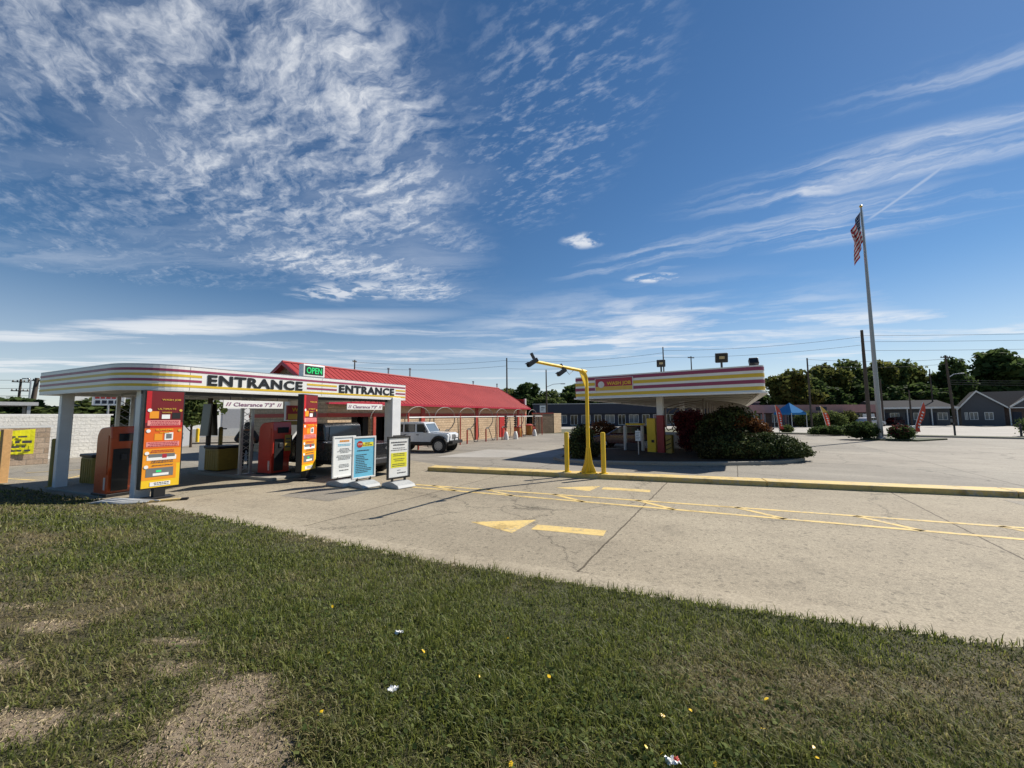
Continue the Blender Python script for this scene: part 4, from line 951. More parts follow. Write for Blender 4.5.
# ------------------------------------------------------------------ person
def skin_mesh(name, verts, edges, radii, mat, parent, sub=2):
    me = bpy.data.meshes.new(name); me.from_pydata(verts, edges, []); me.materials.append(M[mat])
    o = bpy.data.objects.new(name, me); col.objects.link(o); o.parent = parent
    s = o.modifiers.new('skin', 'SKIN'); s.use_smooth_shade = True
    for i, r_ in enumerate(radii):
        sv = me.skin_vertices[0].data[i]; sv.radius = r_ if isinstance(r_, tuple) else (r_, r_); sv.use_root = (i == 0)
    ss = o.modifiers.new('sub', 'SUBSURF'); ss.levels = sub; ss.render_levels = sub
    return o
def person():
    t = thing('person', 'person in a dark hooded jacket and dark trousers standing by the red kiosk', 'person', (-10.1, 14.75, .1), R(20)); t.scale = (1.08, 1.08, 1.04)
    # x right, y facing (away from the viewer), z up. skeleton: pelvis first
    V = [(0, 0, .95), (0, .01, 1.12), (0, .02, 1.34), (0, .03, 1.46), (0, .06, 1.54), (0, .09, 1.66), (0, .09, 1.75),
         (.11, 0, .90), (.12, .04, .50), (.12, -.02, .09), (.12, .12, .05), (-.11, 0, .90), (-.13, .0, .50), (-.13, -.05, .09), (-.13, .10, .05),
         (.19, .02, 1.40), (.25, .0, 1.14), (.22, .20, 1.02), (.20, .28, 1.01), (-.19, .02, 1.40), (-.25, .02, 1.14), (-.2, .22, 1.05), (-.18, .30, 1.05)]
    E_ = [(0, 1), (1, 2), (2, 3), (3, 4), (4, 5), (5, 6), (0, 7), (7, 8), (8, 9), (9, 10), (0, 11), (11, 12), (12, 13), (13, 14), (3, 15), (15, 16), (16, 17), (17, 18), (3, 19), (19, 20), (20, 21), (21, 22)]
    rad = [(.15, .11), (.14, .10), (.16, .11), .07, .055, (.085, .10), (.065, .08), .085, .06, .045, .04, .085, .06, .045, .04, .06, .045, .038, .032, .06, .045, .038, .032]
    skin_mesh('body', V, E_, rad, 'skin', t)
    jv = [(0, 0, .90), (0, .01, 1.12), (0, .02, 1.33), (0, .03, 1.45), (.19, .02, 1.41), (.34, .0, 1.15), (.25, .21, 1.02), (-.19, .02, 1.41), (-.34, .02, 1.15), (-.22, .23, 1.05)]
    skin_mesh('jacket', jv, [(0, 1), (1, 2), (2, 3), (3, 4), (4, 5), (5, 6), (3, 7), (7, 8), (8, 9)], [(.20, .155), (.20, .15), (.215, .15), (.12, .10), .085, .075, .055, .085, .075, .055], 'jacket', t)
    skin_mesh('hood', [(0, .02, 1.50), (0, .06, 1.60), (0, .065, 1.70), (0, .08, 1.79)], [(0, 1), (1, 2), (2, 3)], [(.12, .10), (.12, .13), (.125, .14), (.07, .08)], 'jacket', t)
    skin_mesh('trousers', [(0, 0, .97), (.11, 0, .88), (.12, .04, .50), (.12, -.02, .10), (-.11, 0, .88), (-.13, 0, .50), (-.13, -.05, .10)], [(0, 1), (1, 2), (2, 3), (0, 4), (4, 5), (5, 6)], [(.185, .14), .115, .09, .08, .115, .09, .08], 'trousers', t)
    for x, y in ((.12, 0), (-.13, -.03)): skin_mesh('shoe', [(x, y-.06, .06), (x, y+.08, .055), (x, y+.2, .045)], [(0, 1), (1, 2)], [.06, .055, .04], 'black', t, 1)
    # face on the far side: nose, eyes, ears, and hands with separate fingers
    m = MB()
    m.tube([(0, .175, 1.69), (0, .205, 1.655), (0, .18, 1.645)], [.012, .018, .014], 8); m.build('nose', 'skin', t, smooth=True)
    for sx in (-.035, .035): MB().lathe([(.001, -.012), (.012, 0), (.001, .012)], 10, Matrix.Translation((sx, .178, 1.70))).build('eye', 'ink', t, smooth=True)
    MB().cbox((0, .178, 1.612), (.055, .012, .012)).build('mouth', 'brickred', t, bevel=.004)
    for (hx, hy, hz, sgn) in ((.20, .28, 1.01, 1), (-.18, .30, 1.05, -1)):
        m = MB(); m.cbox((hx, hy+.05, hz), (.08, .09, .035))
        for k in range(4):
            fx = hx-.03+k*.02; l = (.06, .075, .07, .055)[k]
            m.tube([(fx, hy+.09, hz), (fx, hy+.09+l*.6, hz-.008), (fx, hy+.09+l, hz-.035)], [.009, .009, .007], 6)
        m.tube([(hx-sgn*.035, hy+.03, hz), (hx-sgn*.065, hy+.07, hz-.01), (hx-sgn*.06, hy+.10, hz-.03)], [.012, .011, .008], 6)
        m.build('hand', 'skin', t, smooth=True)
person()

# ================================================================== VEHICLES
def wheel(parent, x, y, r, wd, side, rim='rim', spokes=5):
    T = Matrix.Translation((x, y, r)) @ Matrix.Rotation(R(90), 4, 'X')
    t = MB(); t.lathe([(r*.62, -wd/2), (r*.9, -wd/2), (r, -wd/2+.04), (r, wd/2-.04), (r*.9, wd/2), (r*.62, wd/2)], 28, T)
    o = t.build('wheel', 'rubber', parent, smooth=True)
    h = MB(); s = side
    h.lathe([(r*.64, s*wd*.40), (r*.64, s*wd*.53), (r*.56, s*wd*.53), (r*.54, s*wd*.40)], 28, T)
    for k in range(spokes):
        Tk = T @ Matrix.Rotation(2*math.pi*k/spokes, 4, 'Z'); zz = sorted((s*wd*.45, s*wd*.525)); h.box(.03, r*.58, -.045, .045, zz[0], zz[1], Tk)
    h.lathe([(.085, s*wd*.3), (.085, s*wd*.54), (.05, s*wd*.55)], 16, T)
    h.build('rim', rim, o)
    d = MB(); d.lathe([(r*.55, s*wd*.46), (r*.55, s*wd*.505)], 24, T); d.build('brake_disc', 'black', o)
    return o
def xz_plate(m, poly, y, th):     # thin panel in xz at side y
    return m.side(poly, y-th/2, y+th/2)
# -------- white boxy off-roader; +x forward, y left
def offroader():
    t = thing('off_road_car', 'white boxy four door off-road car parked by the red roofed building', 'car', (-5.42, 23.9, 0), R(-15)); t.scale = (.97, .97, .97)
    W = .80
    tub = MB()
    tub.side([(-1.95, .62), (1.95, .62), (1.98, 1.02), (1.95, 1.10), (.72, 1.18), (.70, 1.22), (-1.95, 1.22), (-2.0, 1.1)], -W, W)
    tub.build('body', 'jeepwhite', t, bevel=.03)
    for sy in (-1, 1):  # roof shell: pillars each side
        y = sy*(W-.06)
        for a, b, c, d in ((-1.98, -1.86, -1.90, -1.80), (-1.10, -1.00, -1.06, -.98), (-.26, -.14, -.24, -.14), (.60, .70, .28, .36)):
            cab = MB(); xz_plate(cab, [(a, 1.2), (b, 1.2), (d, 1.78), (c, 1.78)], y*.97, .05); cab.build('pillar', 'jeepwhite', t)
    rf = MB(); rf.side([(-1.95, 1.70), (.30, 1.70), (.36, 1.75), (.28, 1.81), (-.4, 1.85), (-1.88, 1.83), (-1.95, 1.78)], -W+.07, W-.07); rf.build('roof', 'jeepwhite', t, bevel=.03)
    gl = MB(); gl.side([(-1.90, 1.20), (.66, 1.20), (.32, 1.72), (-1.84, 1.72)], -W+.10, W-.10); gl.build('cabin_glass', 'glass', t)
    ws = MB(); ws.quad((.685, -.66, 1.22), (.685, .66, 1.22), (.345, .62, 1.71), (.345, -.62, 1.71)); ws.build('windscreen', 'glasslight', t)
    fr = MB()
    for sy in (-1, 1): fr.tube([(.69, sy*.69, 1.2), (.34, sy*.66, 1.74)], .035, 6)
    fr.tube([(.35, -.66, 1.74), (.35, .66, 1.74)], .035, 6); fr.build('windscreen_frame', 'jeepwhite', t)
    hd = MB(); hd.side([(.68, 1.10), (1.97, 1.05), (1.98, 1.12), (1.90, 1.17), (.68, 1.245)], -.60, .60); hd.build('bonnet', 'jeepwhite', t, bevel=.03)
    MB().box(1.955, 2.01, -.55, .55, .70, 1.12).build('grille', 'jeepwhite', t, bevel=.02)
    m = MB()
    for k in range(7): m.box(2.005, 2.016, -.27+k*.083, -.225+k*.083, .76, 1.06)
    m.build('grille_slot', 'black', t)
    for sy in (-1, 1):
        MB().lathe([(.105, 0), (.10, .03)], 18, Matrix.Translation((2.0, sy*.42, .95)) @ Matrix.Rotation(R(90), 4, 'Y')).build('headlight', 'headlight', t)
        f = MB(); arc = [(1.42+.56*math.cos(a), .42+.60*math.sin(a)) for a in [R(8+14.5*k) for k in range(12)]]; inner = [(1.42+.47*math.cos(a), .42+.49*math.sin(a)) for a in [R(8+14.5*k) for k in range(11, -1, -1)]]
        f.side(arc+inner, sy*.66 if sy > 0 else sy*.95, sy*.95 if sy > 0 else sy*.66); f.build('wheel_arch', 'black', t, bevel=.01)
        f = MB(); arc2 = [(x-2.95, z) for x, z in arc]; in2 = [(x-2.95, z) for x, z in inner]
        f.side(arc2+in2, min(sy*.66, sy*.93), max(sy*.66, sy*.93)); f.build('wheel_arch', 'black', t, bevel=.01)
        MB().box(-.95, .9, min(sy*.70, sy*.86), max(sy*.70, sy*.86), .47, .60).build('side_step', 'black', t, bevel=.02)
        wb = MB(); wb.lathe([(.50, -.02), (.50, .02)], 24, Matrix.Translation((1.42, sy*.79, .44)) @ Matrix.Rotation(R(90), 4, 'X')); wb.build('wheel_well', 'black', t)
        wb = MB(); wb.lathe([(.48, -.02), (.48, .02)], 24, Matrix.Translation((-1.53, sy*.79, .44)) @ Matrix.Rotation(R(90), 4, 'X')); wb.build('wheel_well', 'black', t)
        for a, b in ((-.16, .70), (-1.02, -.2)):
            d = MB(); d.box(a+.012, b-.012, min(sy*W, sy*(W+.012)), max(sy*W, sy*(W+.012)), .64, 1.20); dd = d.build('door', 'jeepwhite', t, bevel=.01)
            MB().box(a+.04, a+.2, min(sy*(W+.012), sy*(W+.04)), max(sy*(W+.012), sy*(W+.04)), 1.04, 1.08).build('handle', 'black', dd)
        xs = ((-1.82, -1.12), (-.98, -.28), (-.12, .55))
        for i, (a, b) in enumerate(xs):
            g = MB(); y = sy*(W-.055); top = b-.22 if i == 2 else b; xz_plate(g, [(a, 1.26), (b, 1.26), (top, 1.68), (a, 1.68)], y, .012); g.build('side_window', 'glass', t)
        MB().cbox((.52, sy*(W+.13), 1.28), (.12, .2, .17)).build('mirror', 'black', t, bevel=.02)
    b = MB(); b.box(2.02, 2.28, -.78, .78, .52, .70); b.tube([(2.2, -.35, .7), (2.2, -.3, .86), (2.2, .3, .86), (2.2, .35, .7)], .03, 8); b.build('front_bumper', 'black', t, bevel=.03)
    MB().box(-2.25, -2.0, -.75, .75, .52, .70).build('rear_bumper', 'black', t, bevel=.03)
    s = MB(); s.lathe([(.2, -.12), (.36, -.12), (.39, -.08), (.39, .08), (.36, .12), (.2, .12)], 24, Matrix.Translation((-2.13, 0, 1.05)) @ Matrix.Rotation(R(90), 4, 'Y')); s.build('spare_wheel', 'rubber', t, smooth=True)
    MB().box(-1.9, 1.9, -.55, .55, .38, .62).build('underbody', 'black', t)
    for x in (1.42, -1.53):
        for sy in (-1, 1): wheel(t, x, sy*.80, .41, .27, 1 if sy < 0 else -1, 'rim', 10)
    return t
offroader()
# -------- black pickup seen from the rear
def pickup():
    t = thing('pickup_truck', 'black pickup truck stopped under the canopy, seen from its tailgate', 'pickup truck', (-7.15, 15.35, .004), R(154))
    W = .98
    lo = MB(); lo.side([(-2.85, .55), (2.7, .50), (2.85, .62), (2.88, 1.0), (2.75, 1.12), (1.15, 1.22), (-.75, 1.22), (-.78, 1.17), (-2.85, 1.17), (-2.88, .9)], -W, W); lo.build('body', 'truckblack', t, bevel=.05)
    cb = MB(); cb.side([(-.72, 1.2), (1.25, 1.2), (.55, 1.80), (.3, 1.88), (-.5, 1.88), (-.64, 1.8)], -W+.12, W-.12); cb.build('cab', 'truckblack', t, bevel=.06)
    m = MB(); m.quad((-.735, -.70, 1.27), (-.735, .70, 1.27), (-.665, .62, 1.76), (-.665, -.62, 1.76)); m.build('rear_window', 'glass', t)
    for sy in (-1, 1):
        y = sy*(W-.115)
        for a, b, c, d in ((-.52, .22, .22, -.48), (.30, 1.08, .62, .30)):
            g = MB(); xz_plate(g, [(a, 1.26), (b, 1.26), (c, 1.76), (d, 1.76)], y, .012); g.build('side_window', 'glass', t)
        MB().box(-2.895, -2.86, min(sy*.78, sy*.98), max(sy*.78, sy*.98), .86, 1.15).build('tail_light', 'taillight', t, bevel=.01)
        MB().cbox((.95, sy*(W+.16), 1.32), (.13, .24, .24)).build('mirror', 'black', t, bevel=.03)
        MB().box(2.86, 2.9, min(sy*.6, sy*.92), max(sy*.6, sy*.92), .82, 1.02).build('headlight', 'headlight', t)
    tg = MB(); tg.box(-2.905, -2.875, -.76, .76, .74, 1.165); tgo = tg.build('tailgate', 'truckblack', t, bevel=.015)
    m = MB(); m.lathe([(.11, 0), (.10, .012)], 20, Matrix.Translation((-2.907, 0, .98)) @ Matrix.Rotation(R(-90), 4, 'Y') @ Matrix.Scale(.55, 4, (1, 0, 0))); m.build('badge', 'rimdark', tgo)
    bu = MB(); bu.box(-3.08, -2.88, -.92, .92, .48, .68); bo = bu.build('rear_bumper', 'darkmetal', t, bevel=.03)
    MB().box(-3.09, -3.082, -.17, .17, .52, .68).build('number_plate', 'plate', bo)
    MB().box(2.8, 3.0, -.95, .95, .42, .66).build('front_bumper', 'darkmetal', t, bevel=.04)
    MB().box(-2.6, 2.6, -.6, .6, .34, .55).build('underbody', 'black', t)
    for x in (1.85, -1.75):
        for sy in (-1, 1): wheel(t, x, sy*.86, .40, .27, 1 if sy < 0 else -1, 'rimdark', 6)
pickup()
def lowcar(name, lab, loc, rz, paint, group=None, kind='hatch', cat='car'):
    t = thing(name, lab, cat, loc, rz, group)
    W = .88
    lo = MB(); lo.side([(-2.1, .32), (2.12, .30), (2.18, .5), (2.1, .72), (1.1, .92), (-2.0, .98), (-2.16, .8), (-2.16, .45)], -W, W); lo.build('body', paint, t, bevel=.07, segs=3)
    roof = [(-1.98, .95), (1.15, .90), (.35, 1.36), (.0, 1.45), (-1.2, 1.44), (-1.75, 1.28)] if kind == 'hatch' else [(-1.5, .95), (1.1, .90), (.4, 1.34), (.0, 1.42), (-.6, 1.41), (-1.0, 1.30)]
    cb = MB(); cb.side(roof, -W+.14, W-.14); cb.build('cabin', paint, t, bevel=.06)
    a, b = (-1.62, .95) if kind == 'hatch' else (-1.15, .9)
    for sy in (-1, 1):
        y = sy*(W-.135)
        for x0, x1, u0, u1 in ((a+.1, -.42, a+.28, -.42), (-.34, b-.06, -.34, .22)):
            g = MB(); xz_plate(g, [(x0, .98), (x1, .98), (u1, 1.36), (u0, 1.34)], y, .012); g.build('side_window', 'glass', t)
        MB().cbox((2.1, sy*.62, .66), (.1, .34, .13)).build('headlight', 'headlight', t, bevel=.02)
        MB().cbox((-2.13, sy*.70, .78), (.08, .26, .18)).build('tail_light', 'taillight', t, bevel=.02)
    m = MB(); k = roof[1]; q = roof[2]; m.quad((k[0]-.06, -.64, k[1]+.05), (k[0]-.06, .64, k[1]+.05), (q[0]+.04, .58, q[1]-.01), (q[0]+.04, -.58, q[1]-.01)); m.build('windscreen', 'glasslight', t)
    MB().box(2.12, 2.2, -.7, .7, .34, .48).build('front_bumper', 'black', t, bevel=.02)
    for x in (1.32, -1.28):
        for sy in (-1, 1): wheel(t, x, sy*.79, .32, .21, 1 if sy < 0 else -1, 'rim', 7)
    return t
lowcar('parked_car', 'dark red hatchback parked in the shade under the vacuum canopy', (7.4, 24.9, 0), R(150), 'carred')

# ================================================================== RED ROOF WASH BUILDING
BA = R(63)
bo = Vector((1.6, 44.5, 0))-Vector((math.cos(BA), math.sin(BA), 0))*26
wb = thing('wash_building', 'long tan block car wash with a red standing seam roof, behind the white off-road car', 'building', bo, BA)
LB, DB, EH, RH = 26.0, 7.4, 3.22, 5.4
wl = MB()                              # local +x along the front wall, +y into the building
opn = [(1.6, 3.1), (3.5, 5.2)]
wl.box(0, 1.6, 0, .25, 0, EH); wl.box(3.1, 3.5, 0, .25, 0, EH); wl.box(5.2, LB, 0, .25, 0, EH)
for a, b in opn: wl.box(a, b, 0, .25, 2.35, EH)
wl.box(0, .25, .25, DB, 0, EH); wl.box(LB-.25, LB, .25, DB, 0, EH); wl.box(.25, LB-.25, DB-.25, DB, 0, EH)
wl.build('wall', 'block', wb, uv=True)
for a, b in opn: MB().box(a+.02, b-.02, 1.2, 1.3, 0, 2.35).build('bay_shade_panel', 'black', wb)  # black sheet stands for the shade deep inside the bays
MB().box(5.2, LB, -.03, -.003, 2.36, EH-.01).build('upper_band', 'stucco', wb)
MB().box(0, LB, -.045, -.032, 2.12, 2.34).build('red_band', 'brickred', wb)
MB().box(-.045, -.003, 0, DB, 2.12, 2.34).build('red_band', 'brickred', wb)
for s in (7.9, 15.3, 23.8): MB().box(s-.2, s+.2, -.11, -.05, 0, 2.9).build('pilaster', 'brickred', wb)
for s in (3.3, 5.35): MB().box(s-.1, s+.1, -.1, -.05, 0, 2.35).build('bay_post', 'brickred', wb)
dr = MB(); dr.box(19.55, 20.65, -.06, -.01, 0, 2.1); do = dr.build('door', 'red', wb, bevel=.01); MB().cbox((20.5, -.09, 1.0), (.12, .05, .04)).build('handle', 'steel', do)
for x in (0, LB):
    g = MB(); xx = x+.02 if x == 0 else x-.22
    g.add([(xx, 0, EH), (xx, DB, EH), (xx, DB/2, RH-.1), (xx+.2, 0, EH), (xx+.2, DB, EH), (xx+.2, DB/2, RH-.1)], [(0, 2, 1), (3, 4, 5), (0, 1, 4, 3), (1, 2, 5, 4), (2, 0, 3, 5)]); g.build('gable', 'blockdark', wb, uv=True)
ov = .42; sl_ = (RH-EH)/(DB/2)
def roofplane(sign):
    m = MB(); y0 = -ov if sign < 0 else DB+ov; z0 = EH-ov*sl_
    a, b = -.35, LB+.12
    m.add([(a, y0, z0+.02), (b, y0, z0+.02), (b, DB/2, RH+.02), (a, DB/2, RH+.02), (a, y0, z0-.1), (b, y0, z0-.1), (b, DB/2, RH-.1), (a, DB/2, RH-.1)],
          [(0, 1, 2, 3), (7, 6, 5, 4), (0, 4, 5, 1), (1, 5, 6, 2), (3, 2, 6, 7), (0, 3, 7, 4)])
    r_ = m.build('roof', 'roofred', wb, uv=True)
    s = MB(); n = Vector((0, -sl_*(1 if sign < 0 else -1), 1)).normalized(); k = a+.1
    while k < b:
        p0 = Vector((k, y0, z0+.02)); p1 = Vector((k, DB/2, RH+.02)); e = Vector((.014, 0, 0)); u = n*.022
        s.add([p0-e, p0+e, p0+e+u, p0-e+u, p1-e, p1+e, p1+e+u, p1-e+u], [(0, 1, 2, 3), (4, 7, 6, 5), (0, 3, 7, 4), (1, 5, 6, 2), (3, 2, 6, 7)]); k += .42
    s.build('roof_seam', 'roofred', r_, uv=True)
roofplane(-1); roofplane(1)
MB().tube([(-.35, DB/2, RH+.03), (LB+.12, DB/2, RH+.03)], .09, 6).build('ridge_cap', 'roofred', wb, uv=True)
MB().box(-.35, LB+.12, -ov-.12, -ov, EH-ov*sl_-.14, EH-ov*sl_+.0).build('gutter', 'stripe_red2', wb)
for xx in (-.38, LB+.13):
    for sg in (-1, 1):
        m = MB(); y0 = -ov if sg < 0 else DB+ov; m.add([(xx, y0, EH-ov*sl_-.16), (xx, DB/2, RH-.16), (xx, DB/2, RH+.08), (xx, y0, EH-ov*sl_+.08), (xx+.03, y0, EH-ov*sl_-.16), (xx+.03, DB/2, RH-.16), (xx+.03, DB/2, RH+.08), (xx+.03, y0, EH-ov*sl_+.08)], [(0, 1, 2, 3), (7, 6, 5, 4), (0, 4, 5, 1), (1, 5, 6, 2), (2, 6, 7, 3), (3, 7, 4, 0)]); m.build('barge_board', 'stripe_red2', wb)
for x, hh in ((8.5, .5), (11.0, .75), (21, .4), (26.3, .5)): MB().lathe([(.07, RH-.2), (.07, RH+hh), (.11, RH+hh), (.11, RH+hh+.12)], 10, Matrix.Translation((x, DB/2+.3, 0))).build('roof_vent', 'steel', wb)
# small red parapet gable and white corner post at the far end
MB().box(LB+.3, LB+.5, .42, 3.4, 2.4, 4.05).build('end_parapet', 'roofred', wb, uv=True); MB().box(LB+.3, LB+.5, .2, .4, 0, 4.1).build('corner_post', 'trim', wb)

# dumpster enclosure beyond
en = thing('block_enclosure', 'block enclosure wall, long side coloured brown for shade, paler sunlit end, beyond the red roofed building', 'wall', (2.5, 45.4, 0), 0)
def wallseg(a, b, h, th=.25, z0=0):
    a = Vector(a); b = Vector(b); d = (b-a).normalized(); n = Vector((-d.y, d.x))*th
    return MB().prism([tuple(a), tuple(b), tuple(b+n), tuple(a+n)], z0, h)
wallseg((0, 0), (2.55, 1.7), 2.35).build('shade_painted_wall', 'blockdark', en, uv=True); wallseg((2.57, 1.7), (3.7, 3.6), 2.4).build('end_wall', 'block', en, uv=True)  # long wall carries its shade in the darker block colour
wallseg((-.02, -.03), (2.57, 1.68), 2.45, .32, 2.355).build('coping', 'brickred', en)

# ------------------------------------------------------------------ vacuum stations along the front wall
def bl(s, off, z=0):     # point in front of the wall
    d = Vector((math.cos(BA), math.sin(BA), 0)); n = Vector((math.sin(BA), -math.cos(BA), 0)); p = bo+d*s+n*off; return Vector((p.x, p.y, z))
rl = thing('vacuum_rail', 'long white overhead vacuum pipe in front of the tan block wall', 'pipe', bl(4, 2.2), BA)
MB().tube([(0, 0, 2.06), (21.5, 0, 2.06)], .038, 8).build('pipe', 'trim', rl, smooth=True)
for s in (0, 5.6, 11.2, 16.2, 21.4): MB().tube([(s, 0, 0), (s, 0, 2.35)], .05, 8).build('support_post', 'brickred', rl)
places = ['nearest the entrance canopy', 'directly above the rear of the white off-road car', 'above the bonnet of the white off-road car', 'just beyond the white off-road car', 'left of the red door', 'in front of the red door', 'right of the red door', 'at the far end of the wall']
proto = None
for i, s in enumerate((2.2, 5.0, 7.8, 10.6, 13.4, 16.2, 19.6, 23.0)):
    if proto is None:
        t = thing('vacuum_boom', '', 'vacuum boom', (0, 0, 0), BA, 'vacuum booms along the tan wall'); proto = t
        arc = [(-1.15*math.cos(a), 0, 2.0+.75*math.sin(a)) for a in [R(12*k) for k in range(16)]]
        MB().tube(arc, .022, 6).build('arch', 'hose', t, smooth=True)
        MB().tube([(0, 0, 0), (0, 0, 1.05)], .06, 8).build('hose_stand', 'brickred', t, smooth=True)
        MB().tube([(1.15, 0, 2.0), (1.0, -.1, 1.7), (.75, -.05, 1.35), (.45, 0, 1.15), (.2, 0, 1.18), (0, 0, 1.05)], .035, 6).build('nozzle_hose', 'hoseblack', t, smooth=True)
        MB().tube([(0, 0, 1.05), (.3, -.1, 1.1), (.55, -.1, .7), (.8, -.15, .12), (1.25, -.15, .1), (1.5, -.1, .6), (1.55, 0, 1.98)], .032, 6).build('suction_hose', 'hoseblack', t, smooth=True)
        c = t
    else: c = copy_tree(proto)
    c.location = bl(s, 2.15); c.rotation_euler = (0, 0, BA); c['label'] = 'arched vacuum boom with dark hanging hose '+places[i]
def cone_guard(s, off, lab):
    t = thing('vacuum_pedestal', lab, 'pedestal', bl(s, off), BA, 'white vacuum pedestals')
    MB().lathe([(.24, 0), (.22, .35), (.13, .66), (.09, .7)], 16).build('base', 'trim', t, smooth=True)
    MB().tube([(0, 0, .6), (0, 0, 2.1)], .06, 8).build('post', 'brickred', t)
    m = MB()
    for k in range(6): m.lathe([(.05, 0), (.14, .05), (.14, .12), (.05, .17)], 8, Matrix.Translation((.03*(-1)**k, 0, 1.05+k*.18)))
    m.build('hose_coil', 'hoseblack', t)
cone_guard(16.3, 2.5, 'white conical vacuum pedestal with black coils left of the red door')
cone_guard(17.4, 2.9, 'white conical vacuum pedestal, second one left of the red door')
cone_guard(22.6, 2.5, 'white conical vacuum pedestal with black coils right of the red door')
def drum(s, off, lab, mt='pamber', w=.75, h=1.0):
    t = thing('waste_drum', lab, 'waste drum', bl(s, off), BA, 'amber waste drums')
    MB().lathe([(w/2*.92, 0), (w/2, .05), (w/2, h-.12), (w/2*.95, h-.08)], 18).build('body', mt, t, smooth=True); MB().lathe([(w/2*1.04, h-.09), (w/2*1.04, h-.02), (w/2*.5, h+.1)], 18).build('lid', 'brickred', t, smooth=True)
M['drumorange'] = plain('drum_orange', (.42, .20, .03), .5, var=.25)
drum(20.9, 1.4, 'dull orange waste drum right of the red door', 'drumorange'); drum(24.6, 1.0, 'dull orange waste drum near the far end of the block wall', 'drumorange', .8, 1.1); drum(25.5, 1.0, 'dark low drum beside the orange one at the far end of the block wall', 'darkmetal', .8, .75)

# ================================================================== VACUUM CANOPY ON THE RIGHT
FL, FR = Vector((3.44, 20.95)), Vector((10.55, 15.98)); DV = Vector((.5, .866)); DEP = 34
vc = thing('vacuum_canopy', 'big striped canopy over the vacuum island with a red and gold sign', 'canopy', (FL.x, FL.y, 0), 0)
def vl(p): return (p[0]-FL.x, p[1]-FL.y)
BL_, BR = FL+DV*DEP, FR+DV*DEP
def rounded(pts, rads, seg=6):
    out = []; n = len(pts)
    for i in range(n):
        p = Vector(pts[i]); a = (Vector(pts[i-1])-p).normalized(); b = (Vector(pts[(i+1) % n])-p).normalized(); r_ = rads[i]
        if r_ <= 0: out.append(tuple(p)); continue
        an = a.angle(b); tl = r_/math.tan(an/2); c = p+(a+b).normalized()*(r_/math.sin(an/2)); p1 = p+a*tl; p2 = p+b*tl
        t1 = math.atan2(*(p1-c).yx); t2 = math.atan2(*(p2-c).yx); dd = (t2-t1+math.pi) % (2*math.pi)-math.pi
        out += [tuple(c+Vector((math.cos(t1+dd*k/seg), math.sin(t1+dd*k/seg)))*r_) for k in range(seg+1)]
    return out
VZ0, VZ1 = 3.04, 4.16
base4 = [vl(FL), vl(FR), vl(BR), vl(BL_)]
outl = rounded(base4, [.12, .3, .2, .2])
MB().strip(outl, VZ0, VZ1, .2, closed=True).build('fascia', 'white', vc)
def offs(poly, o):
    n = len(poly); P = [Vector(p) for p in poly]; res = []
    for i in range(n):
        a = (P[i]-P[i-1]).normalized(); b = (P[(i+1) % n]-P[i]).normalized(); na = Vector((a.y, -a.x)); nb = Vector((b.y, -b.x)); m = (na+nb).normalized(); res.append(tuple(P[i]+m*o/max(.4, m.dot(na))))
    return res
o1 = offs(outl, .008)
for fr, mt in ((.125, 'stripe_red'), (.375, 'stripe_yellow'), (.615, 'stripe_red'), (.87, 'stripe_yellow')):
    zc = VZ1-fr*(VZ1-VZ0); hh = .078
    MB().strip(o1, zc-hh, zc+hh, .01, closed=True).build('red_stripe' if 'red' in mt else 'yellow_stripe', mt, vc)
MB().strip(offs(outl, .10), VZ0-.07, VZ0-.002, .3, closed=True).build('bottom_rim', 'white', vc)
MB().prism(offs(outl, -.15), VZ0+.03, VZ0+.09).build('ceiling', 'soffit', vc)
MB().prism(offs(outl, -.15), VZ1-.25, VZ1-.2).build('roof_deck', 'steel', vc)
for k in range(1, 12):
    p = FL+DV*(k*2.9)+Vector((.25, -.1)); q = FR+DV*(k*2.9)+Vector((-.25, .1)); a = vl(p); b = vl(q)
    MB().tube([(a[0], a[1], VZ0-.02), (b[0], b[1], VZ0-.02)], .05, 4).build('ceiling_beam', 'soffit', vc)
fd = (FR-FL).normalized(); fa = math.atan2(fd.y, fd.x)
def fpt(s, out, z): p = FL+fd*s+Vector((fd.y, -fd.x))*out; a = vl(p); return (a[0], a[1], z)
sg = MB(); Tm = Matrix.Translation(fpt(2.18, .035, 0)) @ Matrix.Rotation(fa, 4, 'Z')
SZ0, SZ1 = 3.36, 4.02
s_ = MB().box(-1.0, 1.0, -.03, .03, SZ0, SZ1, Tm).build('sign_panel', 'trim', vc)
MB().box(-.97, .97, -.034, -.0305, SZ0+.22, SZ1-.02, Tm).build('sign_face', 'stripe_red2', s_); MB().box(-.97, .97, -.034, -.0305, SZ0+.02, SZ0+.216, Tm).build('sign_face_lower', 'gold', s_)
text('lettering', 'WASH JOB', 1.25, .22, 'pyellow', s_, tuple(Tm @ Vector((.28, -.044, (SZ0+SZ1)/2+.02))), fa, bold=.02)
c = MB(); c.lathe([(.17, -.003), (.17, .003)], 18, Tm @ Matrix.Translation((-.66, -.038, (SZ0+SZ1)/2)) @ Matrix.Rotation(R(90), 4, 'X')); c.build('emblem_disc', 'trim', s_)
def vcol(p, z=VZ0):
    a = vl(p); T = Matrix.Translation((a[0], a[1], 0)) @ Matrix.Rotation(fa, 4, 'Z')
    MB().box(-.15, .15, -.15, .15, 2.08, z+.05, T).build('column', 'colwhite', vc, bevel=.01)
    MB().box(-.17, .17, -.17, .17, .1, 2.08, T).build('column_base', 'columnred', vc, bevel=.01)
    MB().box(-.3, .3, -.3, .3, .1, .17, T).build('base_plate', 'darkmetal', vc)
vcol((7.69, 20.05))
for k in (9.5, 19, 28.5): vcol((7.69+.5*k, 20.05+.866*k))
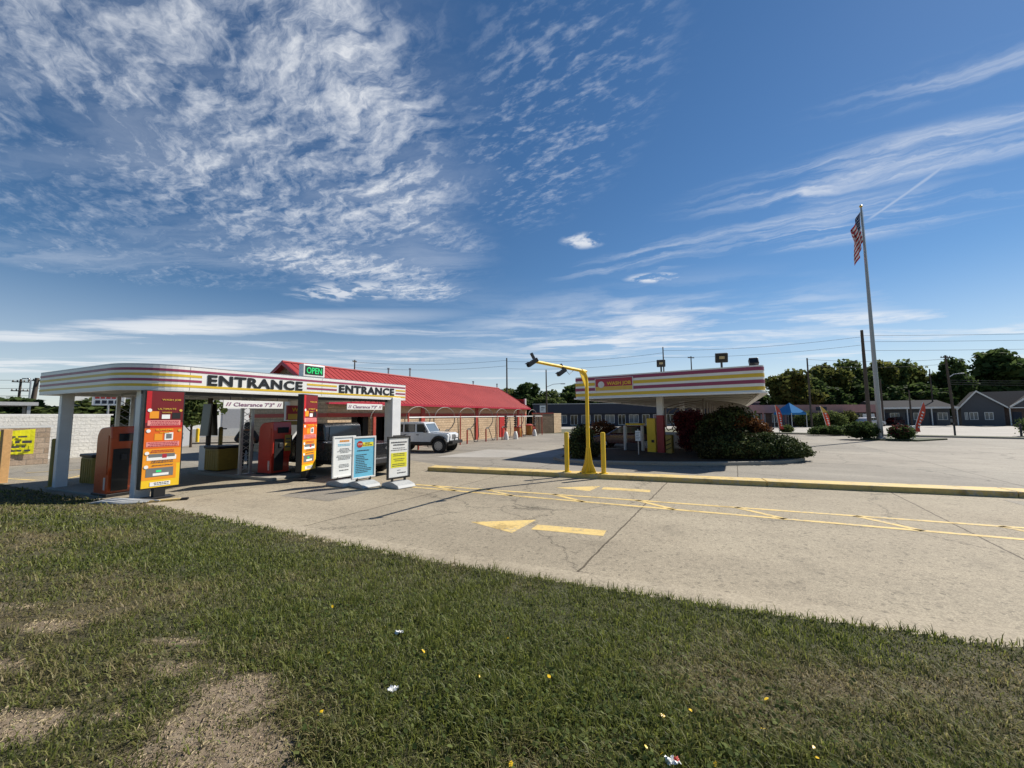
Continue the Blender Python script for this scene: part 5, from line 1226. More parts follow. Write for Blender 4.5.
M['warmlens'] = plain('warm_lens', (.45, .36, .2), .2)
def flood(s, back, h, lab, sz=.5, tilt=12, dark=False):
    p = FL+fd*s+Vector((-fd.y, fd.x))*back
    t = thing('floodlight', lab, 'floodlight', (p.x, p.y, VZ1-.2), fa, 'floodlights on the vacuum canopy')
    MB().tube([(0, 0, 0), (0, 0, h+.2)], .045, 8).build('pole', 'darkmetal', t)
    hd = MB().box(-sz/2, sz/2, -.12, .12, -.02, sz*.82); o = hd.build('housing', 'black', t, bevel=.03); o.location = (0, 0, h+.2); o.rotation_euler = (R(tilt), 0, R(15))
    l = MB().box(-sz*.22, sz*.22, -.128, -.121, sz*.3, sz*.55).build('lens', 'warmlens' if not dark else 'glass', o)
flood(4.2, 1.4, .42, 'black floodlight on the canopy roof above the red and white column', .42)
flood(7.05, .5, .30, 'large black floodlight on the canopy roof, middle of the three', .5)
flood(8.25, 1.6, .22, 'small tilted black floodlight at the right end of the canopy roof', .38, -35, True)
# vacuum arches below the canopy
placesv = ['first behind the dark red hatchback', 'second row from the front under the canopy', 'third row from the front under the canopy', 'fourth row under the canopy', 'fifth row under the canopy', 'sixth row under the canopy', 'seventh row, near the far end under the canopy', 'last row at the far end under the canopy']
proto = None
for i in range(8):
    p = (FL+FR)/2+DV*(5.2+i*3.1)+Vector((1.4, -.8))
    if proto is None:
        proto = t = thing('vacuum_arch', '', 'vacuum arch', (0, 0, 0), fa, 'vacuum hose arches under the canopy')
        for sg_ in (-1, 1):
            MB().tube([(sg_*2.4*math.cos(a), 0, 2.15+.72*math.sin(a)) for a in [R(10*k) for k in range(10)]]+[(0, 0, 2.87)], .04, 6).build('boom', 'hose', t, smooth=True)
            MB().tube([(sg_*2.4, 0, 2.15), (sg_*2.3, .1, 1.6), (sg_*2.0, .1, 1.15), (sg_*1.7, 0, 1.3)], .03, 6).build('hose', 'hoseblack', t, smooth=True)
        MB().tube([(0, 0, .0), (0, 0, 3.0)], .06, 8).build('post', 'hose', t)
        MB().box(-.3, .3, -.25, .25, 0, 1.35).build('vacuum_cabinet', 'yellow', t, bevel=.04)
        c = t
    else: c = copy_tree(proto)
    c.location = (p.x, p.y, 0); c.rotation_euler = (0, 0, fa); c['label'] = 'grey twin hose arch with yellow cabinet, '+placesv[i]
vm = thing('vacuum_machine', 'tall yellow vacuum cabinet directly left of the red column', 'vacuum machine', (7.42, 20.35, .12), fa)
MB().box(-.3, .14, -.22, .22, 0, 1.8).build('cabinet', 'yellow', vm, bevel=.03); MB().cbox((.0, -.235, .62), (.14, .03, .14)).build('knob_plate', 'black', vm); MB().box(-.36, .24, -.26, .26, -.02, .06).build('plinth', 'darkmetal', vm)
vm = thing('vacuum_machine', 'low yellow cabinet with diagonal dark straps directly right of the red column', 'vacuum machine', (8.02, 19.95, .12), fa)
MB().box(-.1, .2, -.25, .25, 0, .95).build('cabinet', 'yellowdirty', vm, bevel=.03)
for k in range(3): MB().tube([(-.08, -.262, .2+.22*k), (.18, -.262, .34+.22*k)], .02, 5).build('strap', 'hoseblack', vm)
bt = thing('mat_washer', 'beige framed mat rack with yellow top beside the dark red hatchback', 'mat rack', (6.75, 21.6, .1), fa)
for sx in (-.48, .48): MB().lathe([(.09, 0), (.09, 1.35), (.07, 1.42)], 12, Matrix.Translation((sx, 0, 0))).build('post', 'soffit', bt, smooth=True)
MB().box(-.38, .6, -.2, .2, 1.44, 1.54).build('top_shelf', 'yellow', bt, bevel=.02); MB().box(-.38, .38, -.15, .15, 0, .45).build('rack_body', 'darkmetal', bt, bevel=.03)
nt_ = thing('notice_sign', 'small white notice on a thin post in front of the vacuum island', 'sign', (6.25, 19.3, .1), fa)
MB().tube([(0, 0, 0), (0, 0, 1.3)], .03, 8).build('post', 'steel', nt_); MB().box(-.13, .13, -.04, -.03, .72, 1.22).build('panel', 'paper', nt_, bevel=.004)
m = MB()
for k in range(5): m.box(-.10, .10-.03*(k % 3), -.0415, -.0405, 1.13-k*.08, 1.15-k*.08)
m.build('print', 'ink', nt_)

# ================================================================== VEGETATION
def leaf_mesh(name, mat, blobs, n, size, seed, parent=None, shell=.55, aspect=1.6, droop=0., zmin=None):
    """leaf sized faces through the volume of several overlapping lumps"""
    rng = np.random.default_rng(seed)
    B = np.array([b[:6] for b in blobs], float); vol = (B[:, 3]*B[:, 4]*B[:, 5])**.75; pick = rng.choice(len(B), n, p=vol/vol.sum())
    d = rng.normal(size=(n, 3)); d /= np.linalg.norm(d, axis=1)[:, None]
    rr = np.where(rng.random(n) < .75, shell+(1-shell)*rng.random(n)**.7, rng.random(n)**.5)
    # clumping: push radius with low frequency noise on the direction
    ph = d*3.1+pick[:, None]*1.7
    rr *= 1+.16*np.sin(ph[:, 0]*2.3+ph[:, 1])*np.cos(ph[:, 2]*2.1)+.10*rng.normal(size=n)
    c = B[pick, :3]+d*B[pick, 3:6]*rr[:, None]
    # gaps
    g = np.sin(c[:, 0]*2.1/size*.12+seed)*np.sin(c[:, 1]*2.3/size*.12)*np.sin(c[:, 2]*2.0/size*.12+1)
    keep = g > -.42
    if zmin is not None: keep &= c[:, 2] > zmin
    c = c[keep]; d = d[keep]; n = len(c)
    nor = d*.5+rng.normal(size=(n, 3))*.75+np.array([0, 0, .35]); nor /= np.linalg.norm(nor, axis=1)[:, None]
    t = np.cross(nor, rng.normal(size=(n, 3))); t /= np.linalg.norm(t, axis=1)[:, None]; b = np.cross(nor, t)
    s = size*(.55+.9*rng.random(n))[:, None]
    P = np.stack([c-t*s*aspect*.5, c-b*s*.5+nor*s*.12, c+t*s*aspect*.5, c+b*s*.5-nor*s*.1], 1)
    me = bpy.data.meshes.new(name); me.vertices.add(n*4); me.vertices.foreach_set('co', P.astype(np.float32).ravel())
    me.loops.add(n*4); me.loops.foreach_set('vertex_index', np.arange(n*4, dtype=np.int32)); me.polygons.add(n); me.polygons.foreach_set('loop_start', (np.arange(n)*4).astype(np.int32))
    me.update(calc_edges=True); me.materials.append(M[mat])
    o = bpy.data.objects.new(name, me); col.objects.link(o)
    if parent: o.parent = parent
    return o
def make_tree(seed, mat, H, W, n=5200, size=.42, trunk=.28, lab='', cat='tree', group=None, loc=(0, 0, 0), rz=0, base=.22, name='tree'):
    r_ = random.Random(seed); t = thing(name, lab, cat, loc, rz, group)
    blobs = []; k = r_.randint(7, 10)
    limbs = MB(); limbs.tube([(0, 0, -.2), (r_.uniform(-.1, .1), 0, H*.2), (r_.uniform(-.2, .2), r_.uniform(-.2, .2), H*.45), (0, 0, H*.8)], [trunk, trunk*.8, trunk*.55, trunk*.15], 8)
    for i in range(k):
        a = 6.28*i/k+r_.uniform(-.4, .4); q = r_.uniform(.25, .75); zz = H*r_.uniform(base+.2, .78); rad = W*.5*q
        c = (math.cos(a)*rad, math.sin(a)*rad, zz); s = W*r_.uniform(.17, .27)
        blobs.append((*c, s*1.15, s*1.15, s*r_.uniform(.65, .95)))
        limbs.tube([(0, 0, zz*.5), (c[0]*.5, c[1]*.5, zz*.8), c], [trunk*.4, trunk*.25, trunk*.08], 5)
    blobs.append((r_.uniform(-.1, .1)*W, 0, H*.84, W*.26, W*.26, H*.15)); blobs.append((r_.uniform(-.15, .15)*W, 0, H*(base+.32), W*.34, W*.34, H*.2))
    leaf_mesh('crown', mat, blobs, n, size, seed, t)
    limbs.build('trunk', 'bark', t)
    return t
protos = {}
def tree_at(kind, x, y, H, W, rz, lab, group, z=0):
    if kind not in protos:
        k = {'a': (11, 'leafgreen', .45, .24), 'b': (23, 'leafdeep', .5, .18), 'c': (37, 'leafolive', .45, .2), 'd': (51, 'leafgreen', .36, .12)}[kind]
        protos[kind] = t = make_tree(k[0], k[1], 10, 8, n=5600, size=k[2], base=k[3], group=group)
    else: t = copy_tree(protos[kind])
    t.location = (x, y, z); t.scale = (W/8, W/8, H/10*(1.09 if 'right' in group else 1)); t.rotation_euler = (0, 0, rz); t['label'] = lab; t['group'] = group
    return t
G1 = 'trees behind the buildings on the right'
tr = [('c', 57, 78, 10.2, 9.5, .3, 'broad olive tree above the blue tent, around the slim utility pole'),
      ('b', 41, 80, 7.2, 8, 1.0, 'low dark tree just right of the striped vacuum canopy'),
      ('b', 65, 83, 8.6, 8, 2.0, 'dark mid-height tree between the slim pole and the flagpole'),
      ('c', 97.5, 93, 12.6, 9.5, 1.1, 'olive tree between the grey motel roof and the leaning utility pole'),
      ('a', 64, 84, 9.6, 9, .9, 'green tree rising behind the right end of the pink building'),
      ('c', 72, 88, 12.4, 9, 2.6, 'tall olive tree directly right of the flagpole'),
      ('a', 79, 90, 13.6, 10, 4.0, 'tall green tree, second to the right of the flagpole'),
      ('c', 86, 90, 13.2, 9.5, 5.1, 'tall olive tree behind the middle of the long grey motel'),
      ('a', 93, 91, 13.4, 9, .2, 'tall green tree behind the right part of the grey motel'),
      ('b', 101, 88, 13.4, 8.5, 1.5, 'dark tree behind the leaning utility pole'),
      ('b', 113, 90, 15.4, 15, 3.3, 'large round dark tree behind the gabled house'),
      ('b', 126, 92, 13.0, 13, 5.0, 'dark tree at the right edge of the photo behind the house'),
      ('b', 68, 82, 7.2, 8.5, 5.5, 'low dark tree behind the flagpole base'),
      ('b', 76, 84, 7.6, 9, 4.4, 'low dark tree behind the left end of the grey motel'), ('b', 90, 86, 8.0, 11, 3.0, 'low dark tree behind the middle of the motel roof'), ('b', 83.5, 85, 7.5, 9, 1.2, 'low dark tree behind the motel, right of the orange feather flag')]
for a in tr: tree_at(a[0], a[1], a[2], a[3]*1.0, a[4], a[5], a[6], G1)
G2 = 'trees behind the red roofed building'
for a in (('b', 4.5, 96, 10.4, 11, .4, 'dark tree immediately right of the red roof end'), ('a', 9.5, 94, 8.4, 8, 1.9, 'greenish tree behind the white square sign'), ('b', 15.5, 98, 10.0, 11, 3.1, 'dark tree above the navy building, left of the gantry post'),
          ('b', 22, 100, 9.2, 10, 4.4, 'dark tree behind the gantry post and striped canopy end'), ('a', 29, 99, 8, 9, 5, 'tree behind the navy building under the striped canopy'), ('b', 36, 97, 7.4, 10, .8, 'low tree far behind the dark red bush'), ('c', -1, 100, 9.4, 9, 2.2, 'olive tree behind the far end of the red roof')):
    tree_at(*a, G2)
G3 = 'trees on the left beyond the white wall'
for a in (('b', -50, 39, 4.4, 8, .5, 'dark tree at the left behind the flat shelter roof'), ('a', -40, 38, 4.3, 8, 1.4, 'green tree between the left column and the flat shelter roof'), ('c', -37, 40, 4.6, 6, 2.9, 'olive tree seen between the left column and the lattice mast'), ('b', -57, 42, 4.2, 9, 4.1, 'dark tree at the far left edge above the white wall')):
    tree_at(*a, G3)
make_tree(77, 'leafgreen', 5.0, 3.6, n=2600, size=.22, trunk=.09, lab='small street tree seen under the canopy between the menu board and the dark sign pillar', loc=(-23.6, 28.5, 0), base=.2)

def woods(label, a, b, h, n, seed, mat='leafdeep'):
    a = Vector(a); b = Vector(b); L_ = (b-a).length; rr = random.Random(seed); bl_ = []
    k = 0
    while k < L_:
        p = a+(b-a)*(k/L_); hh = h*rr.uniform(.7, 1.1); bl_.append((p.x, p.y, hh*.5, 3.2, 3, hh*.5)); k += 3.0
    o = leaf_mesh('distant_woods', mat, bl_, n, .6, seed, None); tag(o, label, 'woods', kind='stuff')
woods('unbroken dark mass of trees behind the motel and the pink building', (40, 97), (140, 99), 7.6, 30000, 91)
woods('low dark tree mass behind the navy building', (-4, 108), (46, 106), 6.6, 14000, 92)
woods('low tree mass beyond the white wall at the far left', (-88, 60), (-48, 62), 4.6, 9000, 93)

def bush(name, lab, loc, mat, blobs, n, size, seed, cat='bush', group=None, stem=True, extra=None):
    t = thing(name, lab, cat, loc, 0, group)
    leaf_mesh('foliage', mat, blobs, n, size, seed, t, shell=.62, zmin=.02)
    if extra: leaf_mesh('tip_growth', extra[0], extra[1], extra[2], extra[3], seed+1, t, shell=.7, zmin=.02)
    m = MB(); rr = random.Random(seed)
    for k in range(5):
        a = rr.random()*6.28; b = blobs[k % len(blobs)]; m.tube([(b[0]*.3, b[1]*.3, 0), (b[0]*.6+math.cos(a)*.08, b[1]*.6, b[2]*.5), (b[0], b[1], b[2])], [.035, .025, .008], 5)
    m.build('stem', 'bark', t)
    return t
# big dark mass on the vacuum island
bush('yew_bush', 'large dark evergreen bush rising to the canopy ceiling, tallest on the island', (10.3, 18.9, .14), 'yew',
     [(-.1, 0, .8, 1.1, 1.1, .9), (.35, .2, 1.4, 1.0, .9, .8), (-.75, .1, .6, .7, .7, .65), (1.0, .1, 1.0, .85, .8, .85), (.6, .3, 1.9, .65, .6, .45), (-.25, .2, 1.6, .6, .6, .45)], 26000, .08, 301, extra=('juniper', [(.5, 0, 1.5, 1.0, .9, .7), (-.4, -.1, 1.2, .8, .8, .7)], 5000, .085))
bush('rust_bush', 'rust brown bush top beside the large dark evergreen', (11.35, 18.3, .36), 'rust', [(-.1, 0, .95, .65, .6, .65), (-.5, .1, 1.2, .5, .5, .5), (.4, -.05, .8, .5, .5, .5)], 8000, .06, 302)
bush('juniper_bush', 'spreading green juniper at the right tip of the island', (11.6, 17.15, .14), 'juniper',
     [(-.9, -.05, .5, .9, .6, .5), (0, 0, .55, .9, .6, .45), (.8, .15, .36, .75, .55, .34), (1.35, .4, .22, .6, .45, .2), (-.4, 0, .85, .6, .45, .3), (.5, .3, .75, .6, .5, .25), (1.0, .7, .4, .7, .6, .35)], 20000, .06, 303)
bush('yew_bush', 'dark low evergreen filling the island front between red column and juniper', (9.35, 17.15, .14), 'yew', [(0, 0, .45, .8, .5, .5), (.8, 0, .55, .7, .5, .6), (-.7, .1, .35, .5, .4, .4)], 9000, .07, 304, extra=('juniper', [(.3, -.1, .6, 1.0, .5, .45)], 2500, .07))
bush('barberry_bush', 'dark red leaved bush under the canopy right of the red column', (9.2, 20.3, .14), 'barberry', [(0, 0, 1.25, .65, .6, .75), (-.3, 0, 1.7, .45, .4, .5), (.4, .1, 1.6, .5, .5, .6), (0, 0, .6, .5, .5, .5)], 13000, .055, 305)
bush('juniper_bush', 'dark evergreen bush at the left tip of the island behind the gantry', (3.35, 18.2, .14), 'yew', [(-.1, 0, .5, .6, .6, .5), (-.05, .1, 1.0, .45, .45, .5), (.45, .2, .35, .4, .45, .35), (-.35, .1, .7, .4, .4, .4)], 11000, .06, 306, extra=('juniper', [(-.1, 0, 1.0, .55, .5, .5), (-.4, -.1, .5, .5, .5, .5)], 4000, .055))
bush('barberry_bush', 'reddish round bush behind the dark red hatchback', (6.3, 27.6, 0), 'rust', [(0, 0, .9, .8, .8, .8), (.7, 0, .8, .6, .6, .7)], 6000, .07, 307)
G4 = 'clipped shrubs around the flagpole and verge'
bush('round_shrub', 'large rounded dark shrub directly left of the flagpole', (28.0, 31.0, .1), 'leafdeep', [(0, 0, .62, .95, 1.0, .68), (-.4, .1, .7, .8, .8, .6), (.5, 0, .7, .75, .7, .55)], 9000, .09, 311, group=G4)
bush('round_shrub', 'reddish dark shrub directly right of the flagpole', (29.65, 29.6, .1), 'leafdeep', [(0, 0, .5, .7, .7, .5), (.4, .1, .5, .5, .5, .42)], 5000, .09, 312, group=G4, extra=('barberry', [(-.1, 0, .6, .6, .6, .5)], 1200, .08))
bush('low_hedge', 'low wide shrub row left of the large rounded shrub', (30.5, 37.0, .1), 'leafdeep', [(-1.2, 0, .35, 1, .7, .42), (0, 0, .4, 1, .7, .45), (1.2, 0, .35, 1, .7, .42)], 7000, .09, 313, group=G4)
bush('round_shrub', 'small round shrub between the two left feather flags', (30.3, 43.0, 0), 'leafgreen', [(0, 0, .4, .7, .7, .42), (.4, 0, .35, .5, .5, .35)], 3000, .09, 314, group=G4)
bush('round_shrub', 'dark round shrub cut by the right edge of the photo', (45.2, 33.4, .0), 'leafdeep', [(0, 0, .85, 1.2, 1.1, .85), (.8, 0, .9, 1.1, 1, .8), (1.8, 0, .8, 1.0, 1, .8)], 7000, .1, 315, group=G4)
bush('round_shrub', 'leafy shrub in front of the pink building under the blue tent', (46.5, 61.5, 0), 'leafgreen', [(0, 0, 1.2, 1.7, 1.1, 1.2), (1.6, 0, 1.0, 1.4, 1, 1.1), (3.6, 0, 1.3, 1.8, 1.1, 1.2), (5.2, 0, 1.1, 1.4, 1, 1.1)], 7000, .16, 316, group=G4)
bush('round_shrub', 'pale green shrub in front of the pink building near its right end', (54.6, 63, 0), 'leafolive', [(0, 0, 1.2, 1.2, 1.1, 1.2), (.6, 0, 1.6, .8, .8, .8)], 3000, .16, 317, group=G4)
bush('round_shrub', 'yellowish tall shrub in front of the grey motel', (73.5, 68.2, 0), 'leafolive', [(0, 0, 1.8, 1.6, 1.3, 1.5), (.4, 0, 2.6, 1.1, 1, 1.0)], 3500, .18, 318, group=G4)

# ================================================================== FLAGPOLE, FLAG, UTILITY POLES
fp = thing('flagpole', 'tall tapered aluminium flagpole rising from the shrubs on the right', 'flagpole', (28.75, 30.3, 0), 0)
FH = 18.9
MB().tube([(0, 0, .1), (0, 0, FH*.35), (0, 0, FH)], [.17, .14, .06], 14).build('shaft', 'galvpole', fp, smooth=True)
MB().lathe([(.001, FH), (.10, FH+.06), (.12, FH+.14), (.06, FH+.23), (.001, FH+.25)], 12).build('finial', 'gold', fp, smooth=True)
MB().lathe([(.3, .1), (.28, .2), (.18, .3)], 16).build('collar', 'galvpole', fp)
MB().tube([(.2, 0, 1.2), (.12, 0, FH-.2)], .012, 5).build('halyard', 'trim', fp)
fl = thing('flag', 'US flag with red and white stripes hanging limp near the top of the flagpole', 'flag', (28.75, 30.3, FH-.4), R(180))
def flag_cloth():
    Lf, Hf = 3.0, 2.5; nx, ny = 34, 26; vs = []
    for j in range(ny+1):
        for i in range(nx+1):
            u = i/nx; v = j/ny       # v downward along hoist
            fold = math.sin(u*15+v*2.2)*.17*u**.6+math.sin(u*7-v*3)*.10*u
            x = .12+u*1.05*(1-.35*v)*(.55+.45*math.cos(u*1.0))+.05*math.sin(v*4+u*3)
            z = -v*Hf*(1-.08*u)-u**1.25*Lf*.72+.12*math.sin(u*9)*u
            vs.append((x, fold, z))
    cells = {'fred': MB(), 'fwhite': MB(), 'fblue': MB()}
    mb = MB()
    for j in range(ny):
        for i in range(nx):
            can_ = i < nx*.4 and j < 14
            k = 2 if can_ else (0 if (j//2) % 2 == 0 else 1)
            mb.mat(k).add([vs[j*(nx+1)+i], vs[j*(nx+1)+i+1], vs[(j+1)*(nx+1)+i+1], vs[(j+1)*(nx+1)+i]], [(0, 1, 2, 3)])
    o = mb.build('cloth', ['fred', 'fwhite', 'fblue'], fl)
    bm = bmesh.new(); bm.from_mesh(o.data); bmesh.ops.remove_doubles(bm, verts=bm.verts, dist=.0005); bm.to_mesh(o.data); bm.free()
    o.data.polygons.foreach_set('use_smooth', [True]*len(o.data.polygons))
    st = MB()
    for r_ in range(9):
        for c_ in range(6 if r_ % 2 == 0 else 5):
            i = int((c_+.5+(0 if r_ % 2 == 0 else .5))*13/6); j = int((r_+.6)*14/9); p = Vector(vs[j*(nx+1)+i]); q = Vector(vs[j*(nx+1)+i+1]); n_ = Vector((-(q-p).y, (q-p).x, 0)).normalized()
            for sd_ in (-1, 1):
                cc_ = (p+q)/2+n_*.012*sd_; e = (q-p).normalized()
                pts = [cc_+e*math.cos(R(90+36*k))*(.05 if k % 2 == 0 else .02)+Vector((0, 0, 1))*math.sin(R(90+36*k))*(.05 if k % 2 == 0 else .02) for k in range(10)]
                st.add(pts, [tuple(range(10))])
    st.build('star_field', 'fwhite', o)
    MB().tube([(.10, 0, .02), (.08, 0, -Hf)], .02, 6).build('header', 'fwhite', fl)
flag_cloth()
GP = 'wooden utility poles'
def upole(x, y, H, lab, lean=0, arms=1, r_=.16, armw=2.2, rz=.3, lamp=None):
    t = thing('utility_pole', lab, 'utility pole', (x, y, 0), rz, GP); t.rotation_euler = (0, lean, rz)
    MB().tube([(0, 0, -.2), (0, 0, H*.5), (0, 0, H)], [r_, r_*.85, r_*.65], 9).build('shaft', 'polewood', t, smooth=True)
    for k in range(arms):
        z = H-.35-k*1.1; MB().box(-armw/2, armw/2, -.06, .06, z-.06, z+.06).build('cross_arm', 'polewood', t)
        for sx in (-.45, -.2, .2, .45): MB().lathe([(.05, z+.06), (.07, z+.14), (.03, z+.24)], 8, Matrix.Translation((sx*armw, 0, 0))).build('insulator', 'hose', t)
    if lamp:
        MB().tube([(0, 0, lamp), (1.2, 0, lamp+.5), (2.6, 0, lamp+.6)], .05, 6).build('lamp_arm', 'steel', t); MB().cbox((2.9, 0, lamp+.58), (.8, .3, .16)).build('lamp_head', 'basegrey', t, bevel=.04)
    return t
upole(51.2, 55.5, 14.2, 'thick wooden utility pole just left of the flagpole', 0, 0, .26)
upole(46.4, 60, 10.8, 'slim utility pole rising from the blue tent', 0, 0, .15)
upole(69.5, 60.8, 11.2, 'leaning wooden utility pole in front of the gabled house, with a lamp arm', R(-3), 1, .2, 2.0, .2, 7.6)
upole(26.2, 66, 13.8, 'wooden pole behind the vacuum canopy, left one of two beside the floodlight', 0, 0, .14)
upole(38.5, 82, 14.6, 'wooden pole with a small cross arm behind the canopy, between the floodlights', 0, 1, .16, 1.6)
upole(-.9, 68, 12.4, 'wooden pole rising behind the right end of the red roof', 0, 0, .17)
upole(5.9, 66, 10.0, 'tall pole just left of the gantry cameras, with a street lamp', 0, 0, .15, 2, .1, 7.0)
upole(-28.8, 70, 12.6, 'utility pole rising behind the middle of the red roof', 0, 1, .16, 1.0, 1.2)
upole(-58.3, 46.5, 7.2, 'thick leaning pole at the far left behind the shelter roof', R(4), 1, .3, 1.6)
upole(-60.4, 47, 7.1, 'pole with stacked transformers at the far left', R(1), 2, .16, 1.6)
upole(59.5, 62, 7.6, 'short grey pole right of the flagpole', 0, 0, .14); upole(64.5, 62.5, 5.8, 'shortest pole in front of the grey motel', 0, 0, .13); upole(72, 66, 9.6, 'slim pole behind the orange feather flag', 0, 0, .12)
lp = thing('street_lamp', 'slim grey street lamp at the far left between the two utility poles', 'street lamp', (-56.5, 45, 0), R(180)); MB().tube([(0, 0, 0), (0, 0, 6.7), (.15, 0, 6.9), (.5, 0, 6.95)], .08, 8).build('pole', 'steel', lp, smooth=True); MB().cbox((.7, 0, 6.94), (.5, .25, .12)).build('lamp_head', 'basegrey', lp, bevel=.03)
def wire(a, b, sag, lab):
    a = Vector(a); b = Vector(b); pts = [a.lerp(b, i/16)-Vector((0, 0, sag*4*(i/16)*(1-i/16))) for i in range(17)]
    mid = (a+b)/2
    o = MB().tube(pts, .022, 5).build('power_line', 'wire', None, origin=tuple(mid)); o.location = mid; tag(o, lab, 'power line', 'overhead power lines')
WL = 'thin dark power line strung across the sky between the utility poles'
P1, P2, P3, P4, P5 = (50.9, 55.5, 13.2), (46.4, 60, 10.6), (69.5, 60.8, 10.9), (140, 62, 12), (26.2, 66, 12.6)
for dz in (0, -.9, -2.2): wire((50.9, 55.5, 13.4+dz), (120, 52, 14.2+dz), .5, WL)
for dz in (0, -1.2): wire((50.9, 55.5, 13.2+dz), (26.2, 66, 13.2+dz), .5, WL)
for dz in (0, -1.3): wire((26.2, 66, 12.8+dz), (-.9, 68, 11.8+dz), .6, WL)
for dz in (0, -1.0): wire((-.9, 68, 12+dz), (-28.8, 70, 12.2+dz), .6, WL)
for dz in (0, -1.0): wire((46.4, 60, 10.6+dz), (69.5, 60.8, 10.6+dz*.8), .4, WL)
for dz in (0, -.8, -1.6): wire((69.5, 60.8, 7.2+dz*.4), (120, 58, 8.2+dz*.6), .7, WL)
for dz in (0, -1.0, -1.9): wire((-58.1, 46.5, 6.9+dz), (-130, 40, 8.6+dz), .5, WL)
for dz in (0, -1.0): wire((-58.1, 46.5, 6.9+dz), (-28.8, 70, 10.4+dz), .6, WL)

# ================================================================== FEATHER FLAGS, TENT, FAR BUILDINGS
def feather(loc, rz, H, tilt, mt, lab, fill=None):
    t = thing('feather_flag', lab, 'feather flag', loc, rz, 'feather banners along the verge')
    c = MB(); n = 14; prev = None
    for i in range(n+1):
        v = i/n; z = .35+v*H; w0 = .62*(1-.25*v)*(1 if v < .8 else math.cos((v-.8)/.2*1.35)); x = -tilt*v**1.25*H; y = .05*math.sin(v*7)
        cur = [(x, y, z), (x+w0, y+.06*math.sin(v*9), z)]
        if prev: c.mat(1 if (fill and i > n-4) else 0).add([prev[0], prev[1], cur[1], cur[0]], [(0, 1, 2, 3)])
        prev = cur
    o = c.build('banner', [mt, fill or mt], t); so_ = o.modifiers.new('s', 'SOLIDIFY'); so_.thickness = .012
    MB().tube([(0, 0, 0)]+[(-tilt*v**1.25*H-.02, 0, .35+v*H) for v in (0, .25, .5, .75, 1)], .025, 6).build('pole', 'trim', t)
    m = MB()
    for k in range(6):
        v = .16+k*.1; x = -tilt*v**1.25*H
        m.cbox((x+.28, -.07, .35+v*H), (.16+.06*(k % 2), .012, .13), ry=R(25)); m.cbox((x+.28, .13, .35+v*H), (.16+.06*(k % 2), .012, .13), ry=R(25))
    m.build('letter_marks', 'paper', o)
    return t
feather((28.65, 41.6, .1), R(12), 2.6, .14, 'featherred', 'red feather banner with white marks left of the blue tent')
feather((35.1, 43.2, 0), R(5), 2.6, .26, 'featherred', 'feather banner with a yellow top and red body between tent and flagpole', 'featheramber')
feather((36.7, 35.4, 0), R(5), 2.7, -.42, 'featherred', 'orange red feather banner leaning to the right of the flagpole')
tn = thing('canopy_tent', 'blue pop-up canopy tent in front of the pink building', 'tent', (43.1, 60, 0), R(15))
m = MB(); s = 1.45
m.add([(-s, -s, 2.25), (s, -s, 2.25), (s, s, 2.25), (-s, s, 2.25), (0, 0, 3.8), (-s, -s, 1.95), (s, -s, 1.95), (s, s, 1.95), (-s, s, 1.95)], [(0, 1, 4), (1, 2, 4), (2, 3, 4), (3, 0, 4), (0, 5, 6, 1), (1, 6, 7, 2), (2, 7, 8, 3), (3, 8, 5, 0)])
m.build('roof', 'tarp', tn)
for a in (-1, 1):
    for b in (-1, 1): MB().box(a*s-.04, a*s+.04, b*s-.04, b*s+.04, 0, 2.2).build('leg', 'steel', tn)
def bwin(par, x0, x1, z0, z1, y, glassm='glasslight', frame='trim', mull=1):
    f = MB(); e = .07
    f.box(x0, x1, y-.05, y, z0, z0+e); f.box(x0, x1, y-.05, y, z1-e, z1); f.box(x0, x0+e, y-.05, y, z0+e, z1-e); f.box(x1-e, x1, y-.05, y, z0+e, z1-e)
    for k in range(mull): xx = x0+(x1-x0)*(k+1)/(mull+1); f.box(xx-e/2, xx+e/2, y-.05, y, z0+e, z1-e)
    fo = f.build('window', frame, par); MB().box(x0+e, x1-e, y-.02, y-.004, z0+e, z1-e).build('pane', glassm, fo)
pb = thing('strip_building', 'low building with a pink roof fascia behind the blue tent', 'building', (38.5, 63.2, 0), R(8))
LP = 24
MB().box(0, LP, 0, 9, 0, 3.3).build('wall', 'brickdark', pb, uv=True); MB().box(-.3, LP+.3, -1.2, -.9, 2.25, 3.55).build('fascia', 'pink', pb); MB().box(-.3, LP+.3, -.9, 9.2, 3.3, 3.5).build('roof', 'pink', pb)
MB().box(LP-.4, LP+.3, -1.2, -.2, 0, 2.25).build('end_pier', 'pink', pb)
for k in range(6): MB().box(k*4+1.8, k*4+2.0, -1.15, -.95, 0, 2.25).build('post', 'pink', pb)
for k in range(6): bwin(pb, k*4+.4, k*4+1.9, .7, 2.1, -.004); MB().box(k*4+2.3, k*4+3.2, -.05, -.004, .05, 2.1).build('door', 'door', pb)
MB().box(11.5, 13.5, -1.24, -1.21, 2.6, 3.2).build('shop_sign', 'navy', pb); MB().box(20.3, 22.6, -1.24, -1.21, 1.2, 2.0).build('shop_sign', 'trim', pb)
mo = thing('motel', 'long low dark grey motel with a pale roof edge behind the orange feather flag', 'building', (63.5, 67.0, 0), R(-24))
MB().box(0, 9.0, 0, 8, 0, 3.1).build('wall', 'slate', mo)
m = MB(); m.add([(-.6, -1.6, 3.0), (9.3, -1.6, 3.0), (9.3, 4, 4.3), (-.6, 4, 4.3), (-.6, 9, 3.0), (9.3, 9, 3.0)], [(0, 1, 2, 3), (3, 2, 5, 4), (0, 3, 4), (1, 5, 2), (0, 4, 5, 1)]); m.build('roof', 'shingle', mo)
